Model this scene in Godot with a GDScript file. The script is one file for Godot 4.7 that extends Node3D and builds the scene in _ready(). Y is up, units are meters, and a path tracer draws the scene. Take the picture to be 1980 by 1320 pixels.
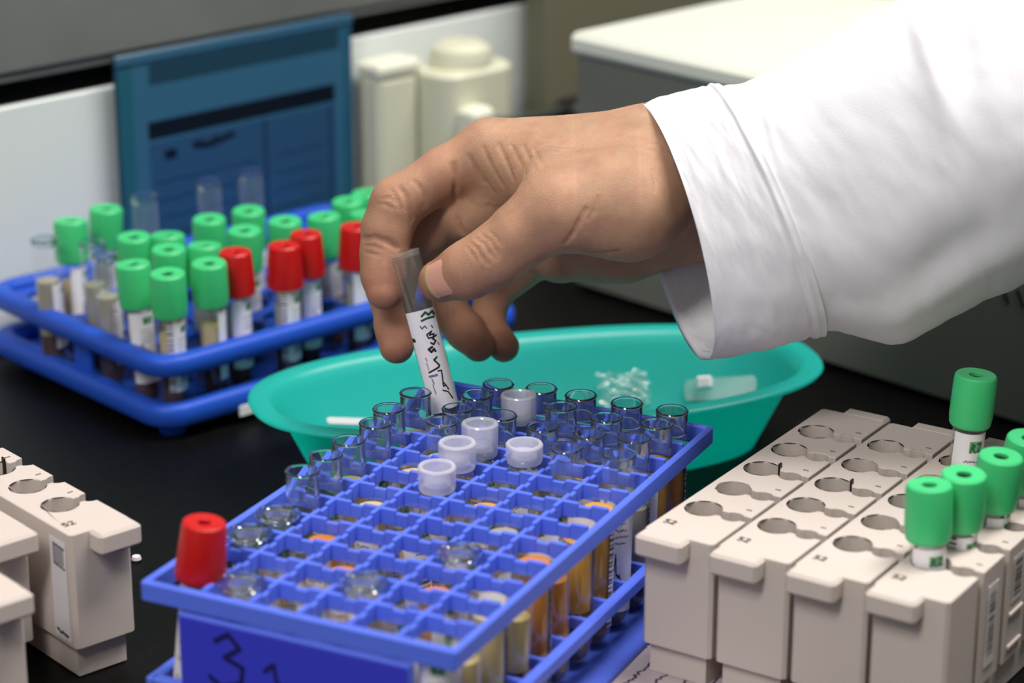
extends Node3D

const TILT := 19.44          # the camera looks down by this many degrees
var M := {}                  # materials by name
var rng := RandomNumberGenerator.new()
const NUMBER := ["first", "second", "third", "fourth", "fifth", "sixth", "seventh", "eighth", "ninth", "tenth", "eleventh", "twelfth", "thirteenth", "fourteenth", "fifteenth"]


func _ready() -> void:
	rng.seed = 20240611
	# ---- camera, exposure, lamps ------------------------------------------------------------
	var cam := Camera3D.new()
	cam.name = "camera"
	cam.position = Vector3(0, 0.42, 0)
	cam.rotation_degrees = Vector3(-TILT, 0, 0)
	cam.fov = rad_to_deg(2.0 * atan(660.0 / 4760.0))
	cam.near = 0.02
	cam.far = 30.0
	var lens := CameraAttributesPhysical.new()
	lens.frustum_focal_length = 85.0
	lens.frustum_focus_distance = 0.965
	lens.exposure_aperture = 6.7
	cam.attributes = lens
	cam.fov = rad_to_deg(2.0 * atan(660.0 / 4760.0))
	add_child(cam)
	cam.current = true
	var env := Environment.new()
	env.background_mode = Environment.BG_COLOR
	env.background_color = Color(0.02, 0.02, 0.02)
	env.tonemap_mode = Environment.TONE_MAPPER_LINEAR
	env.tonemap_exposure = 0.84
	env.sdfgi_enabled = true
	env.ssao_enabled = true
	env.ssil_enabled = true
	var we := WorldEnvironment.new()
	we.name = "world_environment"
	we.environment = env
	add_child(we)
	make_materials()
	var room := Basis(Vector3.UP, deg_to_rad(44.0))     # the room's x runs along the bench, its z out of the back wall
	var corner := Vector3(-0.27, 0, -1.165)
	ceiling_lamp(corner + room * Vector3(0.62, 1.75, 0.74), 44.0, Vector2(1.3, 0.45), 0.31, "long ceiling lamp panel above the front edge of the workbench")
	ceiling_lamp(corner + room * Vector3(-1.5, 1.75, 1.0), 44.0, Vector2(1.0, 0.45), 0.26, "shorter ceiling lamp panel above the left end of the room")
	# ---- the place -------------------------------------------------------------------------
	build_room(room, corner)
	build_wall_things(room, corner)
	build_machine()
	build_basin()
	build_round_rack()
	build_grid_rack()
	build_white_racks()
	build_person()
	build_small_things()


# ============================ helpers ============================
func numbered(called: String) -> String:
	if not has_node(NodePath(called)):
		return called
	var k := 1
	while has_node(NodePath("%s_%03d" % [called, k])):
		k += 1
	return "%s_%03d" % [called, k]


func tag(o: Node3D, label: String, category: String, group := "", kind := "") -> Node3D:
	o.set_meta("label", label)
	o.set_meta("category", category)
	if group:
		o.set_meta("group", group)
	if kind:
		o.set_meta("kind", kind)
	return o


func thing(called: String, label: String, category: String, at := Vector3.ZERO, turn := 0.0, group := "") -> Node3D:
	var o := Node3D.new()
	o.name = numbered(called)
	add_child(o)
	o.position = at
	o.rotation.y = turn
	tag(o, label, category, group)
	return o


func part(called: String, mesh: Mesh, material: String, parent: Node3D = self, at := Vector3.ZERO, turn := Vector3.ZERO) -> MeshInstance3D:
	var o := MeshInstance3D.new()
	o.name = numbered(called) if parent == self else called
	o.mesh = mesh
	o.material_override = M[material]
	o.position = at
	o.rotation = turn
	parent.add_child(o, true)
	return o


func structure(called: String, mesh: Mesh, material: String, at: Vector3, turn: Vector3, label: String) -> MeshInstance3D:
	var o := part(called, mesh, material, self, at, turn)
	o.set_meta("kind", "structure")
	o.set_meta("label", label)
	return o


func start() -> SurfaceTool:
	var st := SurfaceTool.new()
	st.begin(Mesh.PRIMITIVE_TRIANGLES)
	return st


# a triangle that faces «out»
func tri(st: SurfaceTool, a: Vector3, b: Vector3, c: Vector3, out: Vector3, ua := Vector2.ZERO, ub := Vector2.ZERO, uc := Vector2.ZERO) -> void:
	var swap := (b - a).cross(c - a).dot(out) > 0.0
	st.set_uv(ua)
	st.add_vertex(a)
	st.set_uv(uc if swap else ub)
	st.add_vertex(c if swap else b)
	st.set_uv(ub if swap else uc)
	st.add_vertex(b if swap else c)


func quad(st: SurfaceTool, a: Vector3, b: Vector3, c: Vector3, d: Vector3, out: Vector3, u := [Vector2(0, 1), Vector2(1, 1), Vector2(1, 0), Vector2(0, 0)]) -> void:
	tri(st, a, b, c, out, u[0], u[1], u[2])
	tri(st, a, c, d, out, u[0], u[2], u[3])


func done(st: SurfaceTool) -> ArrayMesh:
	st.generate_normals()
	return st.commit()


# a box with chamfered edges, centred, added to st
func add_box(st: SurfaceTool, at: Vector3, size: Vector3, bevel := 0.0006, turn := Basis.IDENTITY) -> void:
	var h := size * 0.5
	var b := minf(bevel, minf(h.x, minf(h.y, h.z)) * 0.8)
	st.set_smooth_group(-1)
	for axis in 3:
		for s: float in [-1.0, 1.0]:
			var n := Vector3.ZERO
			n[axis] = s
			var u := (axis + 1) % 3
			var v := (axis + 2) % 3
			var c: Array[Vector3] = []
			for k: Array in [[-1, -1], [1, -1], [1, 1], [-1, 1]]:
				var p := Vector3.ZERO
				p[axis] = s * h[axis]
				p[u] = k[0] * (h[u] - b)
				p[v] = k[1] * (h[v] - b)
				c.append(at + turn * p)
			quad(st, c[0], c[1], c[2], c[3], turn * n)
	if b <= 0.0:
		return
	for axis in 3:
		var u := (axis + 1) % 3
		var v := (axis + 2) % 3
		for su: float in [-1.0, 1.0]:
			for sv: float in [-1.0, 1.0]:
				var c: Array[Vector3] = []
				for k: Array in [[-1, 0], [1, 0], [1, 1], [-1, 1]]:
					var p := Vector3.ZERO
					p[axis] = k[0] * (h[axis] - b)
					p[u] = su * (h[u] - (b if k[1] else 0.0))
					p[v] = sv * (h[v] - (0.0 if k[1] else b))
					c.append(at + turn * p)
				var n := Vector3.ZERO
				n[u] = su
				n[v] = sv
				quad(st, c[0], c[1], c[2], c[3], turn * n)
	for sx: float in [-1.0, 1.0]:
		for sy: float in [-1.0, 1.0]:
			for sz: float in [-1.0, 1.0]:
				var s := Vector3(sx, sy, sz)
				var p := s * h
				tri(st, at + turn * (p - Vector3(0, sy, sz) * b), at + turn * (p - Vector3(sx, 0, sz) * b), at + turn * (p - Vector3(sx, sy, 0) * b), turn * s)


func box(size: Vector3, bevel := 0.0006, at := Vector3.ZERO) -> ArrayMesh:
	var st := start()
	add_box(st, at, size, bevel)
	return done(st)


# a profile of (radius, height) turned round y; the outside lies to the right of its run. ribs > 0 makes a knurled side
func add_lathe(st: SurfaceTool, profile: Array, seg := 28, ribs := 0, rib_depth := 0.0, from := 0.0, to := TAU) -> void:
	var group := 1
	var closed := is_equal_approx(to - from, TAU)
	for i in profile.size() - 1:
		var p: Vector2 = profile[i]
		var q: Vector2 = profile[i + 1]
		if i > 0:
			var o: Vector2 = profile[i - 1]
			if absf((p - o).angle_to(q - p)) > 0.5:
				group += 1
		st.set_smooth_group(group)
		var normal := Vector2(q.y - p.y, p.x - q.x)
		for k in seg:
			var a0 := from + (to - from) * k / seg
			var a1 := from + (to - from) * ((k + 1) % seg if closed else k + 1) / seg
			var m0 := 1.0
			var m1 := 1.0
			if ribs > 0 and absf(q.y - p.y) > absf(q.x - p.x):
				m0 = 1.0 - rib_depth * (k % 2)
				m1 = 1.0 - rib_depth * ((k + 1) % 2)
			var d0 := Vector3(cos(a0), 0, sin(a0))
			var d1 := Vector3(cos(a1), 0, sin(a1))
			var y0 := Vector3(0, p.y, 0)
			var y1 := Vector3(0, q.y, 0)
			var out := (d0 + d1) * normal.x + Vector3(0, normal.y * 2.0, 0)
			var u0 := float(k) / seg
			var u1 := float(k + 1) / seg
			var v0 := float(i) / (profile.size() - 1)
			var v1 := float(i + 1) / (profile.size() - 1)
			if p.x > 1e-6:
				tri(st, d0 * p.x * m0 + y0, d1 * p.x * m1 + y0, d1 * q.x * m1 + y1, out, Vector2(u0, v0), Vector2(u1, v0), Vector2(u1, v1))
			if q.x > 1e-6:
				tri(st, d0 * p.x * m0 + y0, d1 * q.x * m1 + y1, d0 * q.x * m0 + y1, out, Vector2(u0, v0), Vector2(u1, v1), Vector2(u0, v1))


func lathe(profile: Array, seg := 28, ribs := 0, rib_depth := 0.0) -> ArrayMesh:
	var st := start()
	add_lathe(st, profile, seg, ribs, rib_depth)
	return done(st)


func inset(poly: PackedVector2Array, by: float) -> PackedVector2Array:
	var r := PackedVector2Array()
	var n := poly.size()
	for i in n:
		var a := (poly[i] - poly[(i + n - 1) % n]).normalized()
		var b := (poly[(i + 1) % n] - poly[i]).normalized()
		var na := Vector2(-a.y, a.x)
		var nb := Vector2(-b.y, b.x)
		var m := (na + nb).normalized()
		r.append(poly[i] + m * by / maxf(0.5, m.dot(na)))
	return r


# a polygon in x and z (anticlockwise when y is taken as z) raised from y0 to y1, its upper edge chamfered
func add_extrude(st: SurfaceTool, poly: PackedVector2Array, y0: float, y1: float, bevel := 0.0006) -> void:
	if Geometry2D.is_polygon_clockwise(poly):
		poly = poly.duplicate()
		poly.reverse()
	var top := inset(poly, bevel) if bevel > 0.0 else poly
	st.set_smooth_group(-1)
	var ids := Geometry2D.triangulate_polygon(poly)
	for i in range(0, ids.size(), 3):
		var a := ids[i]
		var b := ids[i + 1]
		var c := ids[i + 2]
		tri(st, Vector3(top[a].x, y1, top[a].y), Vector3(top[b].x, y1, top[b].y), Vector3(top[c].x, y1, top[c].y), Vector3.UP)
		tri(st, Vector3(poly[a].x, y0, poly[a].y), Vector3(poly[b].x, y0, poly[b].y), Vector3(poly[c].x, y0, poly[c].y), Vector3.DOWN)
	var n := poly.size()
	for i in n:
		var p := poly[i]
		var q := poly[(i + 1) % n]
		var d := (q - p).normalized()
		var out := Vector3(d.y, 0, -d.x)
		quad(st, Vector3(p.x, y0, p.y), Vector3(q.x, y0, q.y), Vector3(q.x, y1 - bevel, q.y), Vector3(p.x, y1 - bevel, p.y), out)
		if bevel > 0.0:
			var pt := top[i]
			var qt := top[(i + 1) % n]
			quad(st, Vector3(p.x, y1 - bevel, p.y), Vector3(q.x, y1 - bevel, q.y), Vector3(qt.x, y1, qt.y), Vector3(pt.x, y1, pt.y), out + Vector3.UP)


func extrude(poly: PackedVector2Array, y0: float, y1: float, bevel := 0.0006) -> ArrayMesh:
	var st := start()
	add_extrude(st, poly, y0, y1, bevel)
	return done(st)


# a round bar along a run of points
func add_bar(st: SurfaceTool, run: Array, r: float, seg := 10, group := 1) -> void:
	st.set_smooth_group(group)
	var rings := []
	for i in run.size():
		var d: Vector3 = ((run[mini(i + 1, run.size() - 1)] as Vector3) - (run[maxi(i - 1, 0)] as Vector3)).normalized()
		var u := d.cross(Vector3.UP if absf(d.y) < 0.9 else Vector3.RIGHT).normalized()
		var v := u.cross(d)
		var ring := []
		for k in seg:
			ring.append((run[i] as Vector3) + (u * cos(TAU * k / seg) + v * sin(TAU * k / seg)) * r)
		rings.append(ring)
	for i in run.size() - 1:
		var mid: Vector3 = ((run[i] as Vector3) + (run[i + 1] as Vector3)) * 0.5
		for k in seg:
			var k1 := (k + 1) % seg
			quad(st, rings[i][k], rings[i][k1], rings[i + 1][k1], rings[i + 1][k], ((rings[i][k] as Vector3) + (rings[i + 1][k1] as Vector3)) * 0.5 - mid)
	for e: int in [0, run.size() - 1]:
		var out: Vector3 = (run[e] as Vector3) - (run[1 if e == 0 else e - 1] as Vector3)
		for k in seg:
			tri(st, run[e], rings[e][k], rings[e][(k + 1) % seg], out)


# a rounded rectangle as a polygon, centred
func round_rect(w: float, l: float, r: float, steps := 8) -> PackedVector2Array:
	var p := PackedVector2Array()
	for c: Array in [[1, 1, 0.0], [-1, 1, 0.5], [-1, -1, 1.0], [1, -1, 1.5]]:
		for k in steps + 1:
			var a: float = PI * (c[2] + 0.5 * k / steps)
			p.append(Vector2(c[0] * (w * 0.5 - r) + cos(a) * r, c[1] * (l * 0.5 - r) + sin(a) * r))
	return p


# ============================ textures ============================
func ink(im: Image, run: Array, width: float, color: Color) -> void:
	var size := Vector2(im.get_size())
	for i in run.size() - 1:
		var a: Vector2 = run[i] * size
		var b: Vector2 = run[i + 1] * size
		var steps := int(a.distance_to(b) / maxf(0.6, width * 0.3)) + 1
		for k in steps + 1:
			var p := a.lerp(b, float(k) / steps)
			var w := width * 0.5
			for y in range(int(p.y - w), int(p.y + w) + 1):
				for x in range(int(p.x - w), int(p.x + w) + 1):
					if x >= 0 and y >= 0 and x < im.get_width() and y < im.get_height() and Vector2(x, y).distance_to(p) <= w:
						im.set_pixel(x, y, color)


func blank(w: int, h: int, c: Color) -> Image:
	var im := Image.create_empty(w, h, false, Image.FORMAT_RGB8)
	im.fill(c)
	return im


func bars(im: Image, area: Rect2i, along_y: bool, c: Color) -> void:
	var at := 0
	var length := area.size.y if along_y else area.size.x
	while at < length:
		var w := rng.randi_range(1, 4)
		if along_y:
			im.fill_rect(Rect2i(area.position.x, area.position.y + at, area.size.x, mini(w, length - at)), c)
		else:
			im.fill_rect(Rect2i(area.position.x + at, area.position.y, mini(w, length - at), area.size.y), c)
		at += w + rng.randi_range(1, 4)


func scribble(im: Image, from: Vector2, to: Vector2, high: float, width: float, c: Color, bumps := 8) -> void:
	var run := []
	for k in bumps * 3 + 1:
		var t := float(k) / (bumps * 3)
		run.append(from.lerp(to, t) + Vector2(0, (rng.randf() - 0.5) * high))
	ink(im, run, width, c)


func noise_map(freq: float, octaves: int, low: Color, high: Color, size := 256, seed_ := 1) -> NoiseTexture2D:
	var n := FastNoiseLite.new()
	n.noise_type = FastNoiseLite.TYPE_SIMPLEX_SMOOTH
	n.frequency = freq
	n.fractal_octaves = octaves
	n.seed = seed_
	var t := NoiseTexture2D.new()
	t.width = size
	t.height = size
	t.seamless = true
	t.noise = n
	var g := Gradient.new()
	g.set_color(0, low)
	g.set_color(1, high)
	t.color_ramp = g
	return t


func mat(called: String, c: Color, rough := 0.5, spec := 0.5) -> StandardMaterial3D:
	var m := StandardMaterial3D.new()
	m.resource_name = called
	m.albedo_color = c
	m.roughness = rough
	m.metallic_specular = spec
	M[called] = m
	return m


func grain(m: StandardMaterial3D, t: Texture2D, scale: float, height := 0.0) -> void:
	m.uv1_triplanar = true
	m.uv1_scale = Vector3.ONE * scale
	if height > 0.0:
		m.heightmap_enabled = true
		m.heightmap_texture = t
		m.heightmap_scale = height
	else:
		m.albedo_texture = t


func pane(called: String, c: Color, alpha: float, rough := 0.03) -> StandardMaterial3D:
	var m := mat(called, Color(c, alpha), rough)
	m.transparency = BaseMaterial3D.TRANSPARENCY_ALPHA
	m.cull_mode = BaseMaterial3D.CULL_DISABLED
	return m


func printed(called: String, im: Image, rough := 0.45) -> StandardMaterial3D:
	var m := mat(called, Color.WHITE, rough)
	m.albedo_texture = ImageTexture.create_from_image(im)
	return m


func make_materials() -> void:
	var fine := noise_map(0.06, 3, Color.BLACK, Color.WHITE, 256, 3)
	var speck := noise_map(0.11, 3, Color(0.55, 0.55, 0.55), Color(1, 1, 1), 512, 5)
	var blotch := noise_map(0.012, 4, Color(0.86, 0.86, 0.86), Color(1, 1, 1), 512, 9)
	var m := mat("bench_laminate", Color(0.05, 0.05, 0.053), 0.45, 0.28)
	grain(m, speck, 3.0)
	mat("painted_wall", Color(0.74, 0.745, 0.75), 0.8, 0.3)
	mat("white_panel", Color(0.87, 0.895, 0.895), 0.35, 0.5)
	mat("floor_tile", Color(0.36, 0.35, 0.34), 0.5)
	m = mat("grey_cabinet", Color(0.46, 0.47, 0.465), 0.5)
	grain(m, blotch, 1.2)
	mat("black_gap", Color(0.03, 0.03, 0.03), 0.8, 0.2)
	mat("cream_plastic", Color(0.82, 0.82, 0.73), 0.45)
	mat("cream_bright", Color(0.9, 0.9, 0.83), 0.4)
	mat("olive_board", Color(0.42, 0.41, 0.34), 0.6)
	mat("black_plastic", Color(0.05, 0.05, 0.05), 0.45)
	m = mat("machine_white", Color(0.86, 0.87, 0.83), 0.4)
	mat("machine_grey", Color(0.44, 0.445, 0.42), 0.55, 0.3)
	m = mat("basin_plastic", Color(0.17, 0.76, 0.735), 0.32, 0.5)
	m.subsurf_scatter_enabled = false
	m.backlight_enabled = true
	m.backlight = Color(0.20, 1.0, 0.95)
	mat("rack_blue", Color(0.13, 0.31, 0.74), 0.42, 0.35)
	m = mat("grid_blue", Color(0.35, 0.46, 0.94), 0.42, 0.5)
	m.backlight_enabled = true
	m.backlight = Color(0.05, 0.07, 0.25)
	m = mat("rack_cream", Color(0.785, 0.74, 0.715), 0.6, 0.25)
	mat("cap_green", Color(0.25, 0.77, 0.48), 0.38, 0.5)
	mat("cap_red", Color(0.75, 0.05, 0.05), 0.4, 0.5)
	mat("cap_hole", Color(0.06, 0.10, 0.08), 0.7)
	pane("thin_glass", Color(0.92, 0.95, 0.95), 0.05)
	pane("clear_plastic", Color(0.93, 0.94, 0.96), 0.14, 0.12)
	m = mat("rim_glass", Color(0.9, 0.95, 0.95, 0.0), 0.02)
	m.transparency = BaseMaterial3D.TRANSPARENCY_ALPHA
	m.refraction_enabled = true
	m.refraction_scale = 0.05
	m = mat("milky_plastic", Color(0.86, 0.86, 0.92, 0.5), 0.4)
	m.transparency = BaseMaterial3D.TRANSPARENCY_ALPHA
	mat("serum_yellow", Color(0.82, 0.60, 0.10), 0.15)
	mat("serum_pale", Color(0.80, 0.72, 0.48), 0.15)
	mat("serum_grey", Color(0.62, 0.60, 0.54), 0.2)
	mat("serum_amber", Color(0.78, 0.48, 0.06), 0.15)
	mat("blood_dark", Color(0.22, 0.04, 0.03), 0.2)
	mat("serum_smoke", Color(0.36, 0.31, 0.28), 0.15)
	pane("film", Color(0.95, 0.97, 0.97), 0.14, 0.10)
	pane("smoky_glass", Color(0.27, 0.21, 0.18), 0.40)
	mat("sheet_back", Color(0.10, 0.24, 0.32), 0.3)
	mat("sheet_edge", Color(0.20, 0.38, 0.50), 0.25)
	mat("nozzle_grey", Color(0.35, 0.36, 0.38), 0.4)
	mat("rod_grey", Color(0.22, 0.23, 0.22), 0.5)
	mat("cap_red_dark", Color(0.35, 0.03, 0.03), 0.6)
	mat("ink_grey", Color(0.45, 0.43, 0.43), 0.7)
	m = mat("clear_milky", Color(0.9, 0.9, 0.95, 0.35), 0.15)
	m.transparency = BaseMaterial3D.TRANSPARENCY_ALPHA
	mat("paper_white", Color(0.88, 0.86, 0.88), 0.6)
	mat("ink_black", Color(0.05, 0.05, 0.07), 0.6)
	m = mat("skin", Color(1, 1, 1), 0.5, 0.45)
	m.vertex_color_use_as_albedo = true
	grain(m, noise_map(0.12, 4, Color.BLACK, Color.WHITE, 512, 21), 40.0, 0.04)
	m.subsurf_scatter_enabled = true
	m.subsurf_scatter_strength = 0.12
	mat("nail", Color(0.83, 0.62, 0.55), 0.3, 0.5)
	mat("nail_edge", Color(0.86, 0.76, 0.55), 0.4, 0.5)
	m = mat("coat_cloth", Color(0.88, 0.875, 0.90), 0.85, 0.2)
	grain(m, noise_map(0.2, 2, Color.BLACK, Color.WHITE, 256, 31), 40.0, 0.012)
	var lamp := mat("lamp_panel", Color(1, 1, 1), 0.6)
	lamp.emission_enabled = true
	lamp.emission = Color(1.0, 0.98, 0.95)
	lamp.emission_energy_multiplier = 6.0
	make_prints()


func make_prints() -> void:
	# a tube's label: green mark above, small print, a bar code
	for k in 3:
		var im := blank(96, 160, Color(0.93, 0.92, 0.94))
		im.fill_rect(Rect2i(40, 10, 34, 16), Color(0.45, 0.66, 0.5))
		ink(im, [Vector2(0.45, 0.155), Vector2(0.48, 0.08), Vector2(0.55, 0.10), Vector2(0.49, 0.12), Vector2(0.57, 0.155)], 3, Color(0.1, 0.35, 0.2))
		ink(im, [Vector2(0.62, 0.08), Vector2(0.73, 0.08), Vector2(0.63, 0.15), Vector2(0.74, 0.15)], 3, Color(0.1, 0.35, 0.2))
		for row in 4:
			scribble(im, Vector2(0.32, 0.24 + row * 0.055), Vector2(0.62 + rng.randf() * 0.25, 0.24 + row * 0.055), 0.02, 1.6, Color(0.4, 0.4, 0.45), 6)
		bars(im, Rect2i(34, 84, 40, 60), true, Color(0.2, 0.2, 0.22))
		if k == 1:
			bars(im, Rect2i(0, 0, 18, 160), true, Color(0.35, 0.33, 0.36))
		if k == 2:
			im.fill_rect(Rect2i(20, 84, 60, 62), Color(0.93, 0.92, 0.94))
			scribble(im, Vector2(0.3, 0.5), Vector2(0.8, 0.85), 0.2, 3, Color(0.15, 0.15, 0.2), 6)
		printed("tube_label_%d" % k, im)
	# the label with red lettering on the tube at the rack's near corner
	var red := blank(96, 160, Color(0.88, 0.84, 0.82))
	scribble(red, Vector2(0.2, 0.1), Vector2(0.85, 0.12), 0.05, 7, Color(0.8, 0.25, 0.2), 5)
	for row in 4:
		scribble(red, Vector2(0.25, 0.3 + row * 0.15), Vector2(0.8, 0.34 + row * 0.15), 0.04, 2, Color(0.45, 0.4, 0.42), 6)
	printed("red_label", red)
	# bar code and number on the white racks
	var code := blank(48, 160, Color(0.86, 0.84, 0.83))
	bars(code, Rect2i(8, 18, 32, 124), true, Color(0.16, 0.13, 0.18))
	printed("bar_code", code)
	var short_code := blank(48, 96, Color(0.83, 0.80, 0.77))
	bars(short_code, Rect2i(6, 10, 36, 76), true, Color(0.2, 0.17, 0.2))
	printed("short_code", short_code)
	var plate := blank(48, 160, Color(0.87, 0.85, 0.88))
	plate.fill_rect(Rect2i(12, 10, 30, 30), Color(0.6, 0.59, 0.62))
	ink(plate, [Vector2(0.22, 0.05), Vector2(0.9, 0.07)], 3, Color(0.2, 0.2, 0.24))
	ink(plate, [Vector2(0.22, 0.25), Vector2(0.9, 0.27)], 3, Color(0.2, 0.2, 0.24))
	ink(plate, [Vector2(0.22, 0.06), Vector2(0.22, 0.25)], 2, Color(0.2, 0.2, 0.24))
	scribble(plate, Vector2(0.15, 0.93), Vector2(0.85, 0.95), 0.02, 4, Color(0.2, 0.18, 0.22), 7)
	printed("rack_plate", plate)
	# the sheet on the wall behind blue plastic
	var sheet := blank(320, 320, Color(0.195, 0.377, 0.494))
	sheet.fill_rect(Rect2i(0, 0, 18, 320), Color(0.130, 0.351, 0.429))
	sheet.fill_rect(Rect2i(306, 0, 14, 320), Color(0.130, 0.338, 0.442))
	sheet.fill_rect(Rect2i(40, 14, 262, 26), Color(0.117, 0.247, 0.325))
	sheet.fill_rect(Rect2i(36, 84, 258, 22), Color(0.039, 0.078, 0.130))
	sheet.fill_rect(Rect2i(36, 110, 258, 210), Color(0.156, 0.299, 0.429))
	sheet.fill_rect(Rect2i(190, 110, 6, 210), Color(0.104, 0.221, 0.338))
	sheet.fill_rect(Rect2i(284, 110, 5, 210), Color(0.104, 0.221, 0.338))
	sheet.fill_rect(Rect2i(56, 122, 16, 12), Color(0.039, 0.078, 0.143))
	scribble(sheet, Vector2(0.30, 0.39), Vector2(0.46, 0.38), 0.02, 8, Color(0.052, 0.104, 0.182), 6)
	for row in 7:
		scribble(sheet, Vector2(0.14, 0.5 + row * 0.07), Vector2(0.56, 0.5 + row * 0.07), 0.012, 3, Color(0.117, 0.234, 0.351), 14)
		scribble(sheet, Vector2(0.64, 0.5 + row * 0.07), Vector2(0.86, 0.5 + row * 0.07), 0.012, 3, Color(0.117, 0.234, 0.351), 9)
	printed("sheet_print", sheet, 0.25)
	# felt-pen writing on the end of the blue grid rack
	var panel := blank(512, 256, Color(0.22, 0.24, 0.80))
	var pen := Color(0.10, 0.10, 0.36)
	ink(panel, [Vector2(0.16, 0.12), Vector2(0.22, 0.05), Vector2(0.27, 0.14), Vector2(0.20, 0.23), Vector2(0.28, 0.28), Vector2(0.27, 0.40), Vector2(0.18, 0.46), Vector2(0.13, 0.40)], 11, pen)
	ink(panel, [Vector2(0.38, 0.26), Vector2(0.42, 0.20), Vector2(0.43, 0.32), Vector2(0.50, 0.42), Vector2(0.58, 0.36), Vector2(0.68, 0.40), Vector2(0.72, 0.34)], 10, pen)
	ink(panel, [Vector2(0.39, 0.58), Vector2(0.43, 0.60)], 16, pen)
	ink(panel, [Vector2(0.86, 0.20), Vector2(0.85, 0.40), Vector2(0.87, 0.65)], 12, pen)
	ink(panel, [Vector2(0.90, 0.35), Vector2(0.93, 0.62), Vector2(0.97, 0.50)], 12, pen)
	ink(panel, [Vector2(0.77, 0.68), Vector2(0.84, 0.70), Vector2(0.90, 0.70)], 10, pen)
	printed("panel_writing", panel, 0.42)
	# printed paper lying on the bench
	var paper := blank(256, 256, Color(0.72, 0.66, 0.68))
	for row in 9:
		scribble(paper, Vector2(0.05, 0.06 + row * 0.1), Vector2(0.5 + rng.randf() * 0.45, 0.06 + row * 0.1), 0.02, 2.5, Color(0.16, 0.13, 0.2), 12)
	printed("paper_print", paper, 0.7)
	# the handwritten label of the tube in the hand
	var held := blank(200, 640, Color(0.93, 0.92, 0.95))
	var k1 := Color(0.10, 0.08, 0.10)
	var green := Color(0.10, 0.33, 0.22)
	ink(held, [Vector2(0.54, 0.056), Vector2(0.70, 0.028), Vector2(0.78, 0.059), Vector2(0.94, 0.036), Vector2(0.97, 0.069)], 15, green)
	ink(held, [Vector2(0.50, 0.098), Vector2(0.70, 0.088), Vector2(0.94, 0.091)], 14, green)
	ink(held, [Vector2(0.40, 0.146), Vector2(0.44, 0.174), Vector2(0.557, 0.153), Vector2(0.604, 0.177)], 9, Color(0.3, 0.38, 0.4))
	ink(held, [Vector2(0.786, 0.165), Vector2(0.814, 0.188)], 9, Color(0.3, 0.38, 0.4))
	ink(held, [Vector2(0.747, 0.218), Vector2(0.55, 0.238), Vector2(0.576, 0.275), Vector2(0.737, 0.277), Vector2(0.805, 0.247), Vector2(0.636, 0.25), Vector2(0.715, 0.225)], 10, k1)
	ink(held, [Vector2(0.858, 0.266), Vector2(0.705, 0.285), Vector2(0.8, 0.317), Vector2(0.696, 0.345), Vector2(0.624, 0.324)], 12, k1)
	ink(held, [Vector2(0.853, 0.337), Vector2(0.874, 0.363)], 6, k1)
	ink(held, [Vector2(0.624, 0.365), Vector2(0.478, 0.379), Vector2(0.554, 0.41), Vector2(0.67, 0.388), Vector2(0.698, 0.411)], 15, k1)
	ink(held, [Vector2(0.688, 0.47), Vector2(0.572, 0.492), Vector2(0.637, 0.517), Vector2(0.706, 0.552), Vector2(0.66, 0.569), Vector2(0.287, 0.596)], 12, k1)
	ink(held, [Vector2(0.602, 0.499), Vector2(0.568, 0.481)], 9, k1)
	ink(held, [Vector2(0.611, 0.601), Vector2(0.729, 0.604), Vector2(0.699, 0.678), Vector2(0.68, 0.717), Vector2(0.749, 0.752), Vector2(0.662, 0.756), Vector2(0.659, 0.73)], 10, k1)
	ink(held, [Vector2(0.749, 0.752), Vector2(0.805, 0.797)], 9, k1)
	ink(held, [Vector2(0.606, 0.792), Vector2(0.77, 0.819), Vector2(0.865, 0.892)], 9, k1)
	ink(held, [Vector2(0.297, 0.456), Vector2(0.318, 0.483)], 10, Color(0.8, 0.5, 0.7))
	ink(held, [Vector2(0.283, 0.505), Vector2(0.301, 0.547), Vector2(0.292, 0.566)], 10, Color(0.66, 0.6, 0.78))
	ink(held, [Vector2(0.269, 0.635), Vector2(0.431, 0.637), Vector2(0.537, 0.635)], 15, Color(0.4, 0.45, 0.62))
	ink(held, [Vector2(0.326, 0.665), Vector2(0.356, 0.712)], 9, Color(0.45, 0.47, 0.6))
	ink(held, [Vector2(0.305, 0.719), Vector2(0.328, 0.811)], 8, Color(0.5, 0.5, 0.6))
	ink(held, [Vector2(0.0, 0.26), Vector2(0.05, 0.27)], 24, k1)
	printed("held_label", held, 0.5)


func ceiling_lamp(at: Vector3, turn: float, size: Vector2, energy: float, label: String) -> void:
	var o := thing("ceiling_light", label, "ceiling light", at, deg_to_rad(turn), "")
	part("light_frame", box(Vector3(size.x + 0.06, 0.05, size.y + 0.06), 0.004), "white_panel", o, Vector3(0, 0.028, 0))
	part("lamp_diffuser", box(Vector3(size.x, 0.008, size.y), 0.002), "lamp_panel", o)
	var l := AreaLight3D.new()
	l.name = "lamp"
	l.area_size = size
	l.light_energy = energy * 14.0
	l.light_color = Color(1.0, 0.985, 0.96)
	l.shadow_enabled = true
	l.set("area_range", 12.0)
	l.rotation_degrees = Vector3(-90, 0, 0)
	l.position = Vector3(0, -0.012, 0)
	o.add_child(l)


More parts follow.
